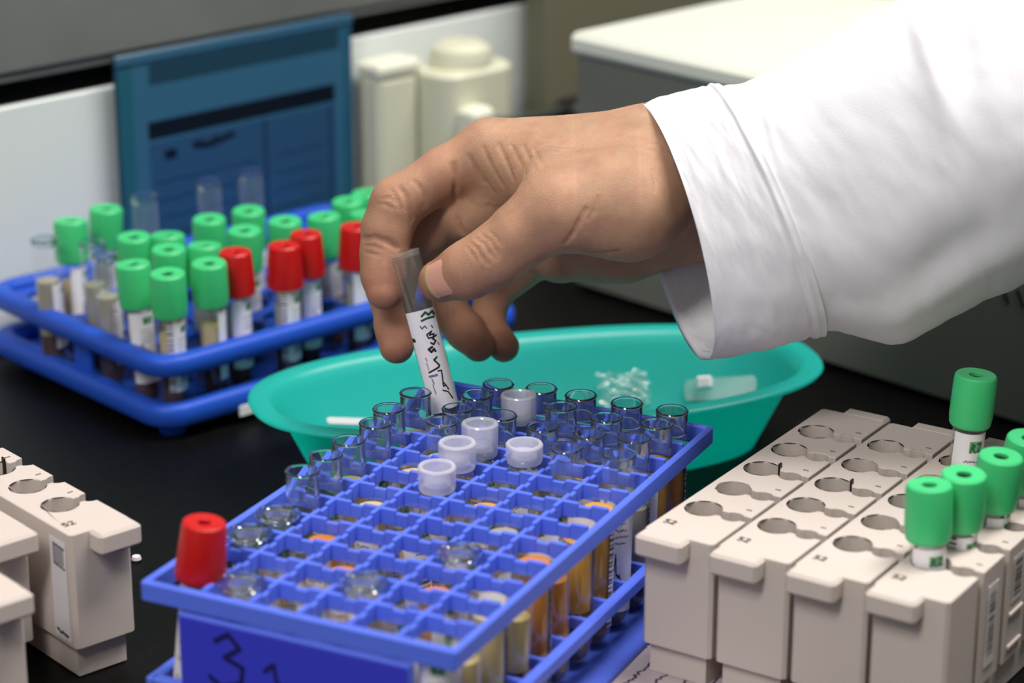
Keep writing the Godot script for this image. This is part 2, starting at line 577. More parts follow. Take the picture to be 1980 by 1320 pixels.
# ============================ the setting ============================
func build_room(room: Basis, corner: Vector3) -> void:
	var turn := Vector3(0, deg_to_rad(44.0), 0)
	# inside: x from -2.2 to 3.0, z from 0 to 3.4, y from -0.9 to 1.8
	structure("floor", box(Vector3(5.4, 0.1, 3.6), 0.0), "floor_tile", corner + room * Vector3(0.4, -0.95, 1.7), turn, "pale tiled floor of the laboratory under the bench")
	structure("ceiling", box(Vector3(5.4, 0.1, 3.6), 0.0), "painted_wall", corner + room * Vector3(0.4, 1.85, 1.7), turn, "white ceiling that carries the two lamp panels")
	structure("wall_back", box(Vector3(5.4, 2.7, 0.1), 0.0), "painted_wall", corner + room * Vector3(0.4, 0.45, -0.066), turn, "white laboratory wall behind the black workbench")
	structure("wall_front", box(Vector3(5.4, 2.7, 0.1), 0.0), "painted_wall", corner + room * Vector3(0.4, 0.45, 3.45), turn, "white laboratory wall across the aisle from the bench")
	structure("wall_left", box(Vector3(0.1, 2.7, 3.6), 0.0), "painted_wall", corner + room * Vector3(-2.25, 0.45, 1.7), turn, "white end wall beyond the left end of the bench")
	structure("wall_right", box(Vector3(0.1, 2.7, 3.6), 0.0), "painted_wall", corner + room * Vector3(3.05, 0.45, 1.7), turn, "white end wall beyond the machine end of the bench")
	var b := thing("lab_bench", "long workbench with a speckled black top under all the racks", "workbench", corner + room * Vector3(0.4, -0.9, 0.42), turn.y)
	part("bench_top", box(Vector3(4.6, 0.03, 0.82), 0.002), "bench_laminate", b, Vector3(0, 0.885, 0))
	part("bench_cabinet", box(Vector3(4.5, 0.86, 0.70), 0.003), "machine_white", b, Vector3(0, 0.438, -0.03))


func build_wall_things(room: Basis, corner: Vector3) -> void:
	var turn := deg_to_rad(44.0)
	var splash := part("splashback", box(Vector3(1.5, 0.1235, 0.008), 0.001), "white_panel", self, corner + room * Vector3(0.32, 0.0618, -0.008), Vector3(0, turn, 0))
	tag(splash, "low glossy white splashback panel along the bench beneath the black gap", "panel")
	var gap := structure("trim_1", box(Vector3(2.2, 0.03, 0.006), 0.0), "black_gap", corner + room * Vector3(0.32, 0.139, -0.0095), Vector3(0, turn, 0), "black shadow gap between white splashback and grey cabinet")
	gap.set_meta("category", "trim")
	var c := thing("wall_cabinet", "grey wall cabinet above the black gap, top left of the picture", "cabinet", corner + room * Vector3(-0.05, 0.1405, 0.0), turn)
	part("cabinet_front", box(Vector3(1.5, 0.5, 0.012), 0.002), "grey_cabinet", c, Vector3(0, 0.25, -0.004))
	part("bottom_rail", box(Vector3(1.5, 0.004, 0.010), 0.001), "grey_cabinet", c, Vector3(0, -0.0021, -0.005))
	# blue sleeve with a printed sheet, standing on the bench against the wall
	var f := thing("document_sleeve", "dark blue plastic sleeve holding a printed sheet, propped against the wall", "document sleeve", corner + room * Vector3(0.169, 0.0, 0.004), turn)
	part("backing", box(Vector3(0.158, 0.1405, 0.002), 0.0005), "sheet_back", f, Vector3(0, 0.0705, 0))
	part("printed_sheet", plate(0.156, 0.139), "sheet_print", f, Vector3(0, 0.0702, 0.0012))
	part("top_edge", box(Vector3(0.158, 0.005, 0.0012), 0.0004), "sheet_edge", f, Vector3(0, 0.1378, 0.0018))
	# cream box and dispenser
	var s := thing("cream_box", "plain cream plastic box against the wall right of the blue sleeve", "plastic box", corner + room * Vector3(0.270, 0, 0.010), turn)
	part("box_body", box(Vector3(0.030, 0.104, 0.018), 0.003), "cream_plastic", s, Vector3(0, 0.052, 0))
	part("box_lid", box(Vector3(0.032, 0.008, 0.020), 0.002), "cream_bright", s, Vector3(0, 0.108, 0))
	var d := thing("liquid_dispenser", "rounded cream dispenser with a white spout and black rod, behind the hand", "dispenser", corner + room * Vector3(0.314, 0, 0.022), turn)
	part("body", extrude(round_rect(0.056, 0.040, 0.014), 0.0, 0.104, 0.002), "cream_plastic", d)
	part("cover", lathe([Vector2(0.0, 0.0), Vector2(0.018, 0.0), Vector2(0.018, 0.006), Vector2(0.0165, 0.010), Vector2(0.012, 0.013), Vector2(0.0, 0.014)], 32), "cream_plastic", d, Vector3(0, 0.104, 0))
	var sp := part("spout", extrude(round_rect(0.018, 0.016, 0.005), 0.0, 0.016, 0.002), "cream_bright", d, Vector3(-0.014, 0.070, 0.027))
	part("nozzle", lathe([Vector2(0.0, 0.0), Vector2(0.0025, 0.0), Vector2(0.0035, 0.03), Vector2(0.0, 0.03)], 14), "nozzle_grey", sp, Vector3(0.0, -0.03, 0.002))
	var st := start()
	add_bar(st, [Vector3(-0.006, 0.076, 0.029), Vector3(0.02, 0.0745, 0.030), Vector3(0.045, 0.072, 0.026), Vector3(0.066, 0.069, 0.016)], 0.0026)
	part("rod", done(st), "rod_grey", d)
	var pl := thing("olive_panel", "olive beige upright board between the dispenser and the big machine", "board", corner + room * Vector3(0.483, 0, 0.012), turn)
	part("board", box(Vector3(0.20, 0.30, 0.02), 0.002), "olive_board", pl, Vector3(0.0, 0.15, 0))
	var plug := thing("power_adapter", "small black power adapter in the dark corner beside the machine", "adapter", corner + room * Vector3(0.396, 0.0, 0.034), turn)
	part("adapter_body", box(Vector3(0.024, 0.072, 0.022), 0.004), "black_plastic", plug, Vector3(0, 0.036, 0))
	part("plug_pin", box(Vector3(0.008, 0.012, 0.012), 0.002), "black_plastic", plug, Vector3(-0.0155, 0.064, 0))


# a thin printed plate that faces +z
func plate(w: float, h: float, thick := 0.0006) -> ArrayMesh:
	return box(Vector3(w, h, thick), 0.0001)


func build_machine() -> void:
	var o := thing("lab_analyzer", "large low laboratory machine with grey front and bright white top behind the arm", "machine", Vector3(0.0339, 0, -1.2792), deg_to_rad(-46.2))
	part("front_panel", box(Vector3(0.64, 0.128, 0.02), 0.0015), "machine_grey", o, Vector3(0.32, 0.066, -0.010))
	part("left_panel", box(Vector3(0.02, 0.122, 0.44), 0.0015), "machine_grey", o, Vector3(0.0101, 0.069, -0.241))
	part("right_panel", box(Vector3(0.02, 0.122, 0.44), 0.0015), "machine_grey", o, Vector3(0.63, 0.069, -0.241))
	part("back_panel", box(Vector3(0.60, 0.122, 0.02), 0.0015), "machine_grey", o, Vector3(0.32, 0.069, -0.451))
	part("plinth", box(Vector3(0.62, 0.01, 0.44), 0.001), "black_plastic", o, Vector3(0.32, 0.005, -0.235))
	part("top_cover", box(Vector3(0.645, 0.012, 0.47), 0.003), "machine_white", o, Vector3(0.3205, 0.136, -0.2305))
	for k in 9:
		var st := start()
		add_box(st, Vector3.ZERO, Vector3(0.0018, 0.009, 0.002), 0.0004, Basis(Vector3.BACK, deg_to_rad(28.0)))
		part("vent_slot", done(st), "black_plastic", o, Vector3(0.2795 + k * 0.0085, 0.0625, -0.0002))
	var p := thing("black_case", "black rounded case lying on the white machine top beyond the sleeve", "case", Vector3(0.21166, 0.14200, -1.42816), deg_to_rad(-46.2))
	part("case_body", extrude(round_rect(0.10, 0.10, 0.03), 0.0, 0.02, 0.004), "black_plastic", p)
	part("case_lid", extrude(round_rect(0.094, 0.094, 0.028), 0.0202, 0.03, 0.004), "black_plastic", p)


# ---- the turquoise basin ----
func oval(a: float, b: float, angle: float) -> Vector2:
	var c := cos(angle)
	var s := sin(angle)
	return Vector2(a * signf(c) * pow(absf(c), 0.82), b * signf(s) * pow(absf(s), 0.82))


func build_basin() -> void:
	var o := thing("wash_basin", "oval turquoise plastic basin with a flared rim behind the blue grid rack", "basin", Vector3(0.0127, 0, -1.0265), deg_to_rad(15.8))
	var a := 0.1305
	var b := 0.0614
	var rings := [Vector2(0.0, 0.0), Vector2(0.031, 0.0), Vector2(0.0295, 0.0012), Vector2(0.0135, 0.0385), Vector2(0.0125, 0.0412), Vector2(0.0105, 0.0420), Vector2(0.0008, 0.0436), Vector2(0.0, 0.0446), Vector2(0.0006, 0.0458), Vector2(0.0022, 0.0464), Vector2(0.0070, 0.0464), Vector2(0.0092, 0.0456), Vector2(0.0108, 0.0435), Vector2(0.0145, 0.0385), Vector2(0.0300, 0.0052), Vector2(0.0330, 0.0030), Vector2(0.0370, 0.0022), Vector2(0.0, 0.0)]
	var st := start()
	st.set_smooth_group(1)
	var seg := 96
	for i in range(0, rings.size() - 1):
		for k in seg:
			var pts: Array[Vector3] = []
			for e: Array in [[i, k], [i, k + 1], [i + 1, k + 1], [i + 1, k]]:
				var r: Vector2 = rings[e[0]]
				var y := r.y * 0.894
				var q := Vector2.ZERO
				if e[0] == 0:
					y = 0.0
				elif e[0] == rings.size() - 1:
					y = 0.0022 * 0.894
				else:
					q = oval(a - r.x, b - r.x, TAU * (e[1] % seg) / seg)
				pts.append(Vector3(q.x, y, q.y))
			st.set_smooth_group(2 if i == 0 else 1)
			var mid := (pts[0] + pts[2]) * 0.5
			var out := Vector3(mid.x, 0, mid.z).normalized()
			if i == 0:
				out = Vector3.DOWN
			elif i == 4 or i == 5:
				out = Vector3.DOWN
			elif i >= 8 and i < 11:
				out = Vector3.UP
			elif i >= 11:
				out = -out + Vector3.UP * 0.5
			if i == 0 :
				tri(st, pts[0], pts[2], pts[3], out)
			elif i == rings.size() - 2:
				tri(st, pts[0], pts[1], pts[2], Vector3.UP)
			else:
				quad(st, pts[0], pts[1], pts[2], pts[3], out)
	part("bowl", done(st), "basin_plastic", o)


# ============================ tubes ============================
var cache := {}


func glass_mesh(h: float, r := 0.0062) -> ArrayMesh:
	var key := "glass%.4f_%.4f" % [h, r]
	if not cache.has(key):
		var p := [Vector2(0, 0)]
		for k in range(1, 6):
			p.append(Vector2(r * sin(k * PI / 10), r - r * cos(k * PI / 10)))
		p.append(Vector2(r, h))
		cache[key] = lathe(p, 28)
	return cache[key]


func rim_mesh(h := 0.013, r := 0.0062) -> ArrayMesh:
	var key := "rim%.4f_%.4f" % [h, r]
	if not cache.has(key):
		var i := r - 0.0010
		cache[key] = lathe([Vector2(i, 0), Vector2(r, 0), Vector2(r, h - 0.0006), Vector2(r + 0.0003, h - 0.0001), Vector2(r - 0.0001, h + 0.0004), Vector2(i + 0.0002, h + 0.0003), Vector2(i, h - 0.0003), Vector2(i, 0)], 32)
	return cache[key]


func column_mesh(from: float, to: float, r := 0.0054) -> ArrayMesh:
	var key := "col%.4f_%.4f_%.4f" % [from, to, r]
	if not cache.has(key):
		var p := [Vector2(0, from)]
		if from < 0.002:
			for k in range(1, 6):
				p.append(Vector2(r * sin(k * PI / 10), from + r - r * cos(k * PI / 10)))
		else:
			p.append(Vector2(r, from))
		p.append(Vector2(r, to))
		p.append(Vector2(0, to))
		cache[key] = lathe(p, 20)
	return cache[key]


# a paper label wrapped part of the way round a tube, seen from +z; its print reads down the tube
func label_mesh(from: float, to: float, r: float, left: float, right: float, flat := true) -> ArrayMesh:
	var key := "lab%.4f_%.4f_%.4f_%.3f_%.3f" % [from, to, r, left, right]
	if not cache.has(key):
		var st := start()
		var n := 18
		var s0 := sin(left)
		var s1 := sin(right)
		for layer in 2:
			st.set_smooth_group(1 + layer)
			var q := r + 0.00012 * (1 - layer)
			for k in n:
				var a0 := lerpf(left, right, float(k) / n)
				var a1 := lerpf(left, right, float(k + 1) / n)
				var u0 := (sin(a0) - s0) / (s1 - s0) if flat else float(k) / n
				var u1 := (sin(a1) - s0) / (s1 - s0) if flat else float(k + 1) / n
				var p0 := Vector3(sin(a0) * q, 0, cos(a0) * q)
				var p1 := Vector3(sin(a1) * q, 0, cos(a1) * q)
				var lo := Vector3(0, from, 0)
				var hi := Vector3(0, to, 0)
				quad(st, p0 + lo, p1 + lo, p1 + hi, p0 + hi, (p0 + p1) * (1.0 if layer == 0 else -1.0), [Vector2(u0, 1), Vector2(u1, 1), Vector2(u1, 0), Vector2(u0, 0)])
		cache[key] = done(st)
	return cache[key]


func cap_mesh(kind: String) -> ArrayMesh:
	if not cache.has(kind):
		if kind == "green":
			cache[kind] = lathe([Vector2(0.0, 0.0165), Vector2(0.0027, 0.0165), Vector2(0.0027, 0.0203), Vector2(0.0030, 0.0206), Vector2(0.0074, 0.0208), Vector2(0.0080, 0.0202), Vector2(0.0083, 0.0185), Vector2(0.0084, 0.0045), Vector2(0.0080, 0.0008), Vector2(0.0074, 0.0), Vector2(0.0063, 0.0)].map(func(v): return v) , 72, 36, 0.012)
		else:
			cache[kind] = lathe([Vector2(0.0, 0.0165), Vector2(0.0022, 0.0165), Vector2(0.0022, 0.0203), Vector2(0.0025, 0.0206), Vector2(0.0068, 0.0208), Vector2(0.0074, 0.0203), Vector2(0.0077, 0.0190), Vector2(0.0089, 0.0020), Vector2(0.0087, 0.0004), Vector2(0.0083, 0.0), Vector2(0.0063, 0.0)], 72, 36, 0.02)
	return cache[kind]


# the way to lean something that stands at «foot» so that its top comes over «top»
func lean(foot: Vector3, top: Vector3) -> Basis:
	var y := (top - foot).normalized()
	var x := Vector3.RIGHT.slide(y).normalized()
	return Basis(x, y, x.cross(y))


func capped_tube(kind: String, label: String, foot: Vector3, top: Vector3, group: String, print_ := 0, spin := 0.0, content := "serum_grey") -> Node3D:
	var o := thing("sample_tube", label, "sample tube", foot, 0, group)
	o.basis = lean(foot, top)
	var h := foot.distance_to(top)
	part("glass", glass_mesh(h - 0.010), "thin_glass", o)
	part("cap", cap_mesh(kind), "cap_" + kind, o, Vector3(0, h - 0.0208, 0))
	part("cap_recess", column_mesh(0.0, 0.0003, 0.0026), "cap_hole" if kind == "green" else "cap_red_dark", o, Vector3(0, h - 0.0208 + 0.0166, 0))
	part("clot", column_mesh(0.0008, 0.020), "blood_dark", o)
	part("serum", column_mesh(0.0202, h - 0.030), content, o)
	part("label", label_mesh(0.012, h - 0.0225, 0.00635, -1.2, 1.3, false), "tube_label_%d" % print_, o, Vector3.ZERO, Vector3(0, spin, 0))
	return o


# ============================ rack with round corners, at the back left ============================
func add_loop(st: SurfaceTool, poly: PackedVector2Array, profile: Array) -> void:
	var rings := []
	for p: Vector2 in profile:
		rings.append(inset(poly, p.x))
	var n := poly.size()
	var mid := Vector2.ZERO
	for p: Vector2 in profile:
		mid += p / profile.size()
	var heart := inset(poly, mid.x)
	for i in profile.size():
		var j := (i + 1) % profile.size()
		st.set_smooth_group(1)
		for k in n:
			var k1 := (k + 1) % n
			var a := Vector3(rings[i][k].x, profile[i].y, rings[i][k].y)
			var b := Vector3(rings[i][k1].x, profile[i].y, rings[i][k1].y)
			var c := Vector3(rings[j][k1].x, profile[j].y, rings[j][k1].y)
			var d := Vector3(rings[j][k].x, profile[j].y, rings[j][k].y)
			quad(st, a, b, c, d, (a + c) * 0.5 - Vector3(heart[k].x, mid.y, heart[k].y))


# a plate of square cells, each with a round hole
func holed_plate(nx: int, nz: int, px: float, pz: float, r: float, y0: float, y1: float, margin: float) -> ArrayMesh:
	var st := start()
	var seg := 24
	for i in nx:
		for j in nz:
			var c := Vector2((i - (nx - 1) * 0.5) * px, (j - (nz - 1) * 0.5) * pz)
			for k in seg:
				var ring: Array[Vector2] = []
				var edge: Array[Vector2] = []
				for e in 2:
					var a := TAU * ((k + e) % seg + 0.5) / seg
					var d := Vector2(cos(a), sin(a))
					ring.append(c + d * r)
					var t := minf(px * 0.5 / maxf(absf(d.x), 1e-6), pz * 0.5 / maxf(absf(d.y), 1e-6))
					edge.append(c + d * t)
				st.set_smooth_group(-1)
				for y: float in [y0, y1]:
					quad(st, Vector3(ring[0].x, y, ring[0].y), Vector3(ring[1].x, y, ring[1].y), Vector3(edge[1].x, y, edge[1].y), Vector3(edge[0].x, y, edge[0].y), Vector3.UP if y == y1 else Vector3.DOWN)
				st.set_smooth_group(1)
				var rc := (ring[0] + ring[1]) * 0.5 - c
				quad(st, Vector3(ring[0].x, y0, ring[0].y), Vector3(ring[1].x, y0, ring[1].y), Vector3(ring[1].x, y1, ring[1].y), Vector3(ring[0].x, y1, ring[0].y), Vector3(-rc.x, 0, -rc.y))
	var w := nx * px
	var l := nz * pz
	var t := y1 - y0
	var y := (y0 + y1) * 0.5
	for s: float in [-1.0, 1.0]:
		add_box(st, Vector3(s * (w + margin) * 0.5, y, 0), Vector3(margin, t, l + margin * 2), 0.0)
		add_box(st, Vector3(0, y, s * (l + margin) * 0.5), Vector3(w, t, margin), 0.0)
	return done(st)


func build_round_rack() -> void:
	var turn := deg_to_rad(42.3)
	var at := Vector3(-0.12466, 0, -1.1660)
	var o := thing("tube_rack", "bright blue two-tier rack with rounded corners below the blue sleeve", "tube rack", at, turn)
	var line := round_rect(0.226, 0.158, 0.017, 10)
	for k in line.size():
		line[k] += Vector2(0.006, -0.012)
	for tier: Array in [[0.031, 0.0095, "upper_rim"], [0.0065, 0.0105, "lower_rim"]]:
		var st := start()
		var y: float = tier[0]
		var h: float = tier[1]
		add_loop(st, line, [Vector2(0.0012, y), Vector2(0.0002, y + 0.0010), Vector2(0.0, y + h * 0.5), Vector2(0.0002, y + h - 0.0026), Vector2(0.0014, y + h - 0.0008), Vector2(0.0032, y + h), Vector2(0.0070, y + h - 0.0002), Vector2(0.0090, y + h - 0.0012), Vector2(0.0096, y + h - 0.003), Vector2(0.0096, y)])
		part(tier[2], done(st), "rack_blue", o)
	part("upper_plate", holed_plate(9, 5, 0.0222, 0.0262, 0.0094, 0.0340, 0.0365, 0.0046), "rack_blue", o, Vector3(0.003, 0, -0.010))
	part("lower_plate", holed_plate(9, 5, 0.0222, 0.0262, 0.0060, 0.0060, 0.0085, 0.0046), "rack_blue", o, Vector3(0.003, 0, -0.010))
	for s: Array in [[1, 1], [1, -1], [-1, 1], [-1, -1]]:
		part("foot", lathe([Vector2(0, 0), Vector2(0.006, 0), Vector2(0.009, 0.0066), Vector2(0, 0.0066)], 20), "rack_blue", o, Vector3(s[0] * 0.092, 0, s[1] * 0.060 - 0.008))
	for s: Array in [[1, 0.0], [-1, 0.0]]:
		part("post", box(Vector3(0.003, 0.020, 0.014), 0.0008), "rack_blue", o, Vector3(s[0] * 0.1000, 0.0255, -0.008 + s[1]))
	var tag_ := thing("paper_tag", "small white paper tag stuck under the round-cornered blue rack's lower rim", "tag", Vector3(-0.12313, 0.00400, -1.07671), deg_to_rad(42.3))
	part("tag_face", box(Vector3(0.011, 0.005, 0.0008), 0.0001), "paper_white", tag_, Vector3(0, 0.0026, 0))
	# the tubes: local x, local z, kind; the caps lean as they do in the picture
	var rot := Basis(Vector3.UP, turn)
	var greens := [[-0.0789, -0.0468], [-0.0543, -0.0529], [-0.0958, 0.0316], [-0.0713, -0.0039], [-0.0921, 0.054], [-0.0576, 0.0044], [-0.0703, 0.0234], [-0.0544, 0.0298], [-0.0691, 0.054], [-0.0273, -0.0042], [-0.0258, 0.0228], [-0.0044, -0.003], [-0.0019, 0.0233], [0.017, 0.0296], [0.0423, 0.017], [0.0353, 0.0397], [0.059, 0.0114]]
	var k := 0
	for g: Array in greens:
		var top := Vector3(g[0], 0.0775, g[1])
		var foot := Vector3(clampf(snappedf(g[0] - 0.003, 0.0222) + 0.003, g[0] - 0.003, g[0] + 0.003), 0.0090, clampf(snappedf(g[1] + 0.010, 0.0262) - 0.010, g[1] - 0.003, g[1] + 0.003))
		var t := capped_tube("green", "green-capped tube in the round-cornered blue rack, %s green cap from its left" % NUMBER[mini(k, 14)], at + rot * foot, at + rot * top, "green-capped tubes in the round-cornered rack", k % 3, 0.5 + rng.randf() * 1.6, "serum_grey" if k % 2 else "serum_pale")
		if k > 14:
			t.set_meta("label", ["green-capped tube in the round-cornered rack, half hidden by the bent index finger", "green-capped tube in the round-cornered rack, farthest back beside the index knuckle"][k - 15])
		k += 1
	k = 0
	for g: Array in [[-0.0498, 0.048], [-0.0266, 0.0551], [-0.0079, 0.0475], [0.0175, 0.0538]]:
		var top := Vector3(g[0], 0.0775, g[1])
		var foot := Vector3(g[0] + 0.001, 0.0090, g[1] - 0.001)
		capped_tube("red", "red-capped tube in the round-cornered blue rack, %s red cap from its left" % NUMBER[k], at + rot * foot, at + rot * top, "red-capped tubes in the round-cornered rack", k % 3, 0.7 + rng.randf(), "serum_grey")
		k += 1
	k = 0
	for g: Array in [[-0.0985, -0.0367], [-0.0905, 0.003], [-0.085, -0.016], [0.004, -0.045], [0.030, -0.045], [-0.035, -0.045]]:
		var foot := Vector3(g[0], 0.0090, g[1])
		var top := Vector3(g[0] - 0.002, 0.0745 if k < 3 else 0.082, g[1])
		var t := thing("sample_tube", "uncapped clear tube in the round-cornered blue rack, %s open tube from its left" % ["first", "third", "second", "fifth", "sixth", "fourth"][k], "sample tube", at + rot * foot, 0, "uncapped tubes in the round-cornered rack")
		t.basis = lean(at + rot * foot, at + rot * top)
		var h := foot.distance_to(top)
		part("glass", glass_mesh(h), "thin_glass", t)
		part("rim", rim_mesh(0.003), "rim_glass", t, Vector3(0, h - 0.003, 0))
		part("clot", column_mesh(0.0008, 0.018), "blood_dark", t)
		part("serum", column_mesh(0.0182, 0.045 if k < 3 else 0.03), "serum_grey", t)
		part("label", label_mesh(0.012, 0.044, 0.00635, -0.9, 0.9, false), "tube_label_%d" % (k % 3), t, Vector3.ZERO, Vector3(0, 1.4, 0))
		k += 1


# ============================ blue grid rack in front ============================
const GRID_W := 0.1212
const GRID_L := 0.2205
const CELL_X := (GRID_W - 0.008) / 6.0
const CELL_Z := (GRID_L - 0.008) / 12.0


func cell(i: float, j: float, h: float) -> Vector3:      # i: column from the red-capped side, j: row from the written end
	return Vector3(-GRID_W * 0.5 + 0.004 + CELL_X * (i + 0.5), h, GRID_L * 0.5 - 0.004 - CELL_Z * (j + 0.5))


func frame_mesh(y0: float, y1: float, w: float, grow := 0.0) -> ArrayMesh:
	var st := start()
	var y := (y0 + y1) * 0.5
	var h := y1 - y0
	for s: float in [-1.0, 1.0]:
		add_box(st, Vector3(s * (GRID_W * 0.5 + grow - w * 0.5), y, 0), Vector3(w, h, GRID_L + grow * 2), 0.0008)
		add_box(st, Vector3(0, y, s * (GRID_L * 0.5 + grow - w * 0.5)), Vector3(GRID_W + grow * 2 - w, h, w), 0.0008)
	return done(st)


func divider_mesh(n: int, pitch: float, h: float, w: float, along_x: bool) -> ArrayMesh:
	var st := start()
	for k in n:
		var at := (k - (n - 1) * 0.5) * pitch
		for piece: Array in [[-0.32, 0.36, 0.0], [0.0, 0.28, 0.0011], [0.32, 0.36, 0.0]]:
			var long: float = piece[1] * pitch
			var high: float = h - piece[2]
			var p := Vector3(at + piece[0] * pitch, high * 0.5, 0)
			var size := Vector3(long, high, w)
			if not along_x:
				p = Vector3(0, high * 0.5, at + piece[0] * pitch)
				size = Vector3(w, high, long)
			add_box(st, p, size, 0.0004)
	return done(st)


func build_grid_rack() -> void:
	var turn := deg_to_rad(-26.3)
	var at := Vector3(-0.02341, 0, -0.83392)
	var o := thing("grid_rack", "royal blue grid rack full of glass tubes with felt-pen writing on its near end", "tube rack", at, turn)
	part("top_frame", frame_mesh(0.0572, 0.065, 0.0028), "grid_blue", o)
	part("middle_frame", frame_mesh(0.0230, 0.0288, 0.0042), "grid_blue", o)
	part("base_plate", box(Vector3(GRID_W + 0.006, 0.0035, GRID_L + 0.006), 0.0008), "grid_blue", o, Vector3(0, 0.00176, 0))
	for level: Array in [[0.0582, 0.0064, 0.0017], [0.0232, 0.0045, 0.0022]]:
		var across := divider_mesh(6, CELL_X, level[1], level[2], true)
		var along := divider_mesh(12, CELL_Z, level[1], level[2], false)
		for j in 11:
			part("divider", across, "grid_blue", o, Vector3(0, level[0], cell(0, j + 0.5, 0).z))
		for i in 5:
			part("divider", along, "grid_blue", o, Vector3(cell(i + 0.5, 0, 0).x, level[0] + 0.0001, 0))
	for s: float in [1.0, -1.0]:
		part("end_panel", box(Vector3(0.090, 0.0526, 0.0030), 0.0006), "grid_blue", o, Vector3(-0.001, 0.0298, s * (GRID_L * 0.5 - 0.0016)))
	part("writing", plate(0.088, 0.050, 0.0003), "panel_writing", o, Vector3(-0.001, 0.030, GRID_L * 0.5 + 0.0001))
	var rot := Basis(Vector3.UP, turn)
	var cups := {Vector2i(1, 0): 1, Vector2i(3, 1): 1, Vector2i(4, 3): 1, Vector2i(0, 2): 1, Vector2i(0, 3): 1}
	var plugs := {Vector2i(2, 6): 0.0730, Vector2i(2, 7): 0.0740, Vector2i(2, 8): 0.0765, Vector2i(2, 10): 0.0750, Vector2i(3, 8): 0.0710}
	var bare := [Vector2i(0, 10), Vector2i(0, 11), Vector2i(2, 4), Vector2i(3, 4), Vector2i(3, 3), Vector2i(0, 1)]
	var kinds := ["serum_yellow", "serum_pale", "serum_amber", "serum_grey", "serum_pale"]
	for j in 12:
		for i in 6:
			var id := Vector2i(i, j)
			if id in bare:
				continue
			var where := "%s row from written end, %s column from left" % [NUMBER[j], NUMBER[i]]
			var foot := cell(i, j, 0.0042)
			var near_rim := j > 8 or i == 0
			var high := 0.0735 if i > 0 else 0.0765
			var low := j < 8 and i > 0
			if low:
				high = 0.0605
			if cups.has(id):
				high = 0.0645
			if plugs.has(id):
				high = 0.066
			var swing := Vector3((rng.randf() - 0.5) * 0.004, 0, (rng.randf() - 0.5) * 0.004)
			var top := foot + swing
			top.y = high + (rng.randf() - 0.5) * 0.002
			if i == 0 and j == 0:
				top = cell(0.22, 0.1, 0.0845)
				foot = cell(-0.24, -0.1, 0.0042)
				var r := capped_tube("red", "red-capped tube at the near left corner of the blue grid rack", at + rot * foot, at + rot * top, "", 0, 0.0, "serum_grey")
				var lab: MeshInstance3D = r.get_node("label")
				lab.material_override = M["red_label"]
				lab.rotation.y = -0.35
				continue
			var t := thing("sample_tube", "open glass tube in the grid rack, " + where, "sample tube", at + rot * foot, 0, "open tubes in the blue grid rack")
			t.basis = lean(at + rot * foot, at + rot * top)
			var h := foot.distance_to(top)
			part("glass", glass_mesh(snappedf(h, 0.0005)), "thin_glass", t)
			if not low:
				part("rim", rim_mesh(0.009 if near_rim else 0.0035), "rim_glass", t, Vector3(0, snappedf(h, 0.0005) - (0.009 if near_rim else 0.0035), 0))
			var clot: float = [0.012, 0.018, 0.022][rng.randi() % 3]
			var fill: float = [0.042, 0.050, 0.055][rng.randi() % 3]
			var content: String = kinds[rng.randi() % 5]
			var spin := rng.randf_range(-0.9, 0.9)
			var has_label := rng.randf() < 0.8
			if i == 5:
				content = ["serum_pale", "serum_pale", "serum_pale", "serum_pale", "serum_amber", "serum_amber", "serum_yellow", "serum_yellow", "serum_grey", "serum_grey", "serum_yellow", "serum_amber"][j]
				spin = [-0.2, -1.2, 2.6, -1.7, 2.4, -2.4, 2.7, 1.9, 0.1, 2.5, -0.9, 2.2][j]
				has_label = true
			part("clot", column_mesh(0.0008, clot), "blood_dark", t)
			part("serum", column_mesh(clot + 0.0002, fill), content, t)
			if has_label:
				part("label", label_mesh(0.008, 0.052 if j > 8 else 0.0555, 0.00635, -1.1, 1.1, false), "tube_label_%d" % (rng.randi() % 3), t, Vector3.ZERO, Vector3(0, spin, 0))
			if cups.has(id):
				var cup := thing("sample_cup", "clear flanged sample cup in the blue grid rack, %s row, %s column" % [NUMBER[j], NUMBER[i]], "sample cup", t.position + t.basis * Vector3(0, h - 0.008, 0), 0, "clear sample cups in the grid rack")
				cup.basis = t.basis
				part("cup_wall", lathe([Vector2(0, 0.0005), Vector2(0.0034, 0.001), Vector2(0.0042, 0.0085), Vector2(0.0048, 0.0102)], 28), "clear_plastic", cup)
				part("flange", lathe([Vector2(0.0048, 0.0092), Vector2(0.0080, 0.0092), Vector2(0.0084, 0.0100), Vector2(0.0080, 0.0108), Vector2(0.0048, 0.0108), Vector2(0.0044, 0.0100), Vector2(0.0048, 0.0092)], 32), "rim_glass", cup)
			if plugs.has(id):
				var q := thing("tube_plug", "milky hollow plug on a tube in the grid rack, %s row, %s column" % [NUMBER[j], NUMBER[i]], "plug", t.position + t.basis * Vector3(0, h - 0.0015, 0), rng.randf(), "milky plugs in the blue grid rack")
				q.basis = t.basis
				var tall: float = plugs[id] - 0.066 + 0.0025
				part("plug_wall", lathe([Vector2(0.0, 0.002), Vector2(0.0050, 0.0022), Vector2(0.0052, 0.0), Vector2(0.0066, 0.0), Vector2(0.0070, 0.001), Vector2(0.0072, tall - 0.0006), Vector2(0.0068, tall), Vector2(0.0056, tall), Vector2(0.0052, tall - 0.0006), Vector2(0.0048, 0.0040), Vector2(0.0, 0.0036)], 32), "clear_milky" if j == 10 or j == 8 and i == 2 else "milky_plastic", q)


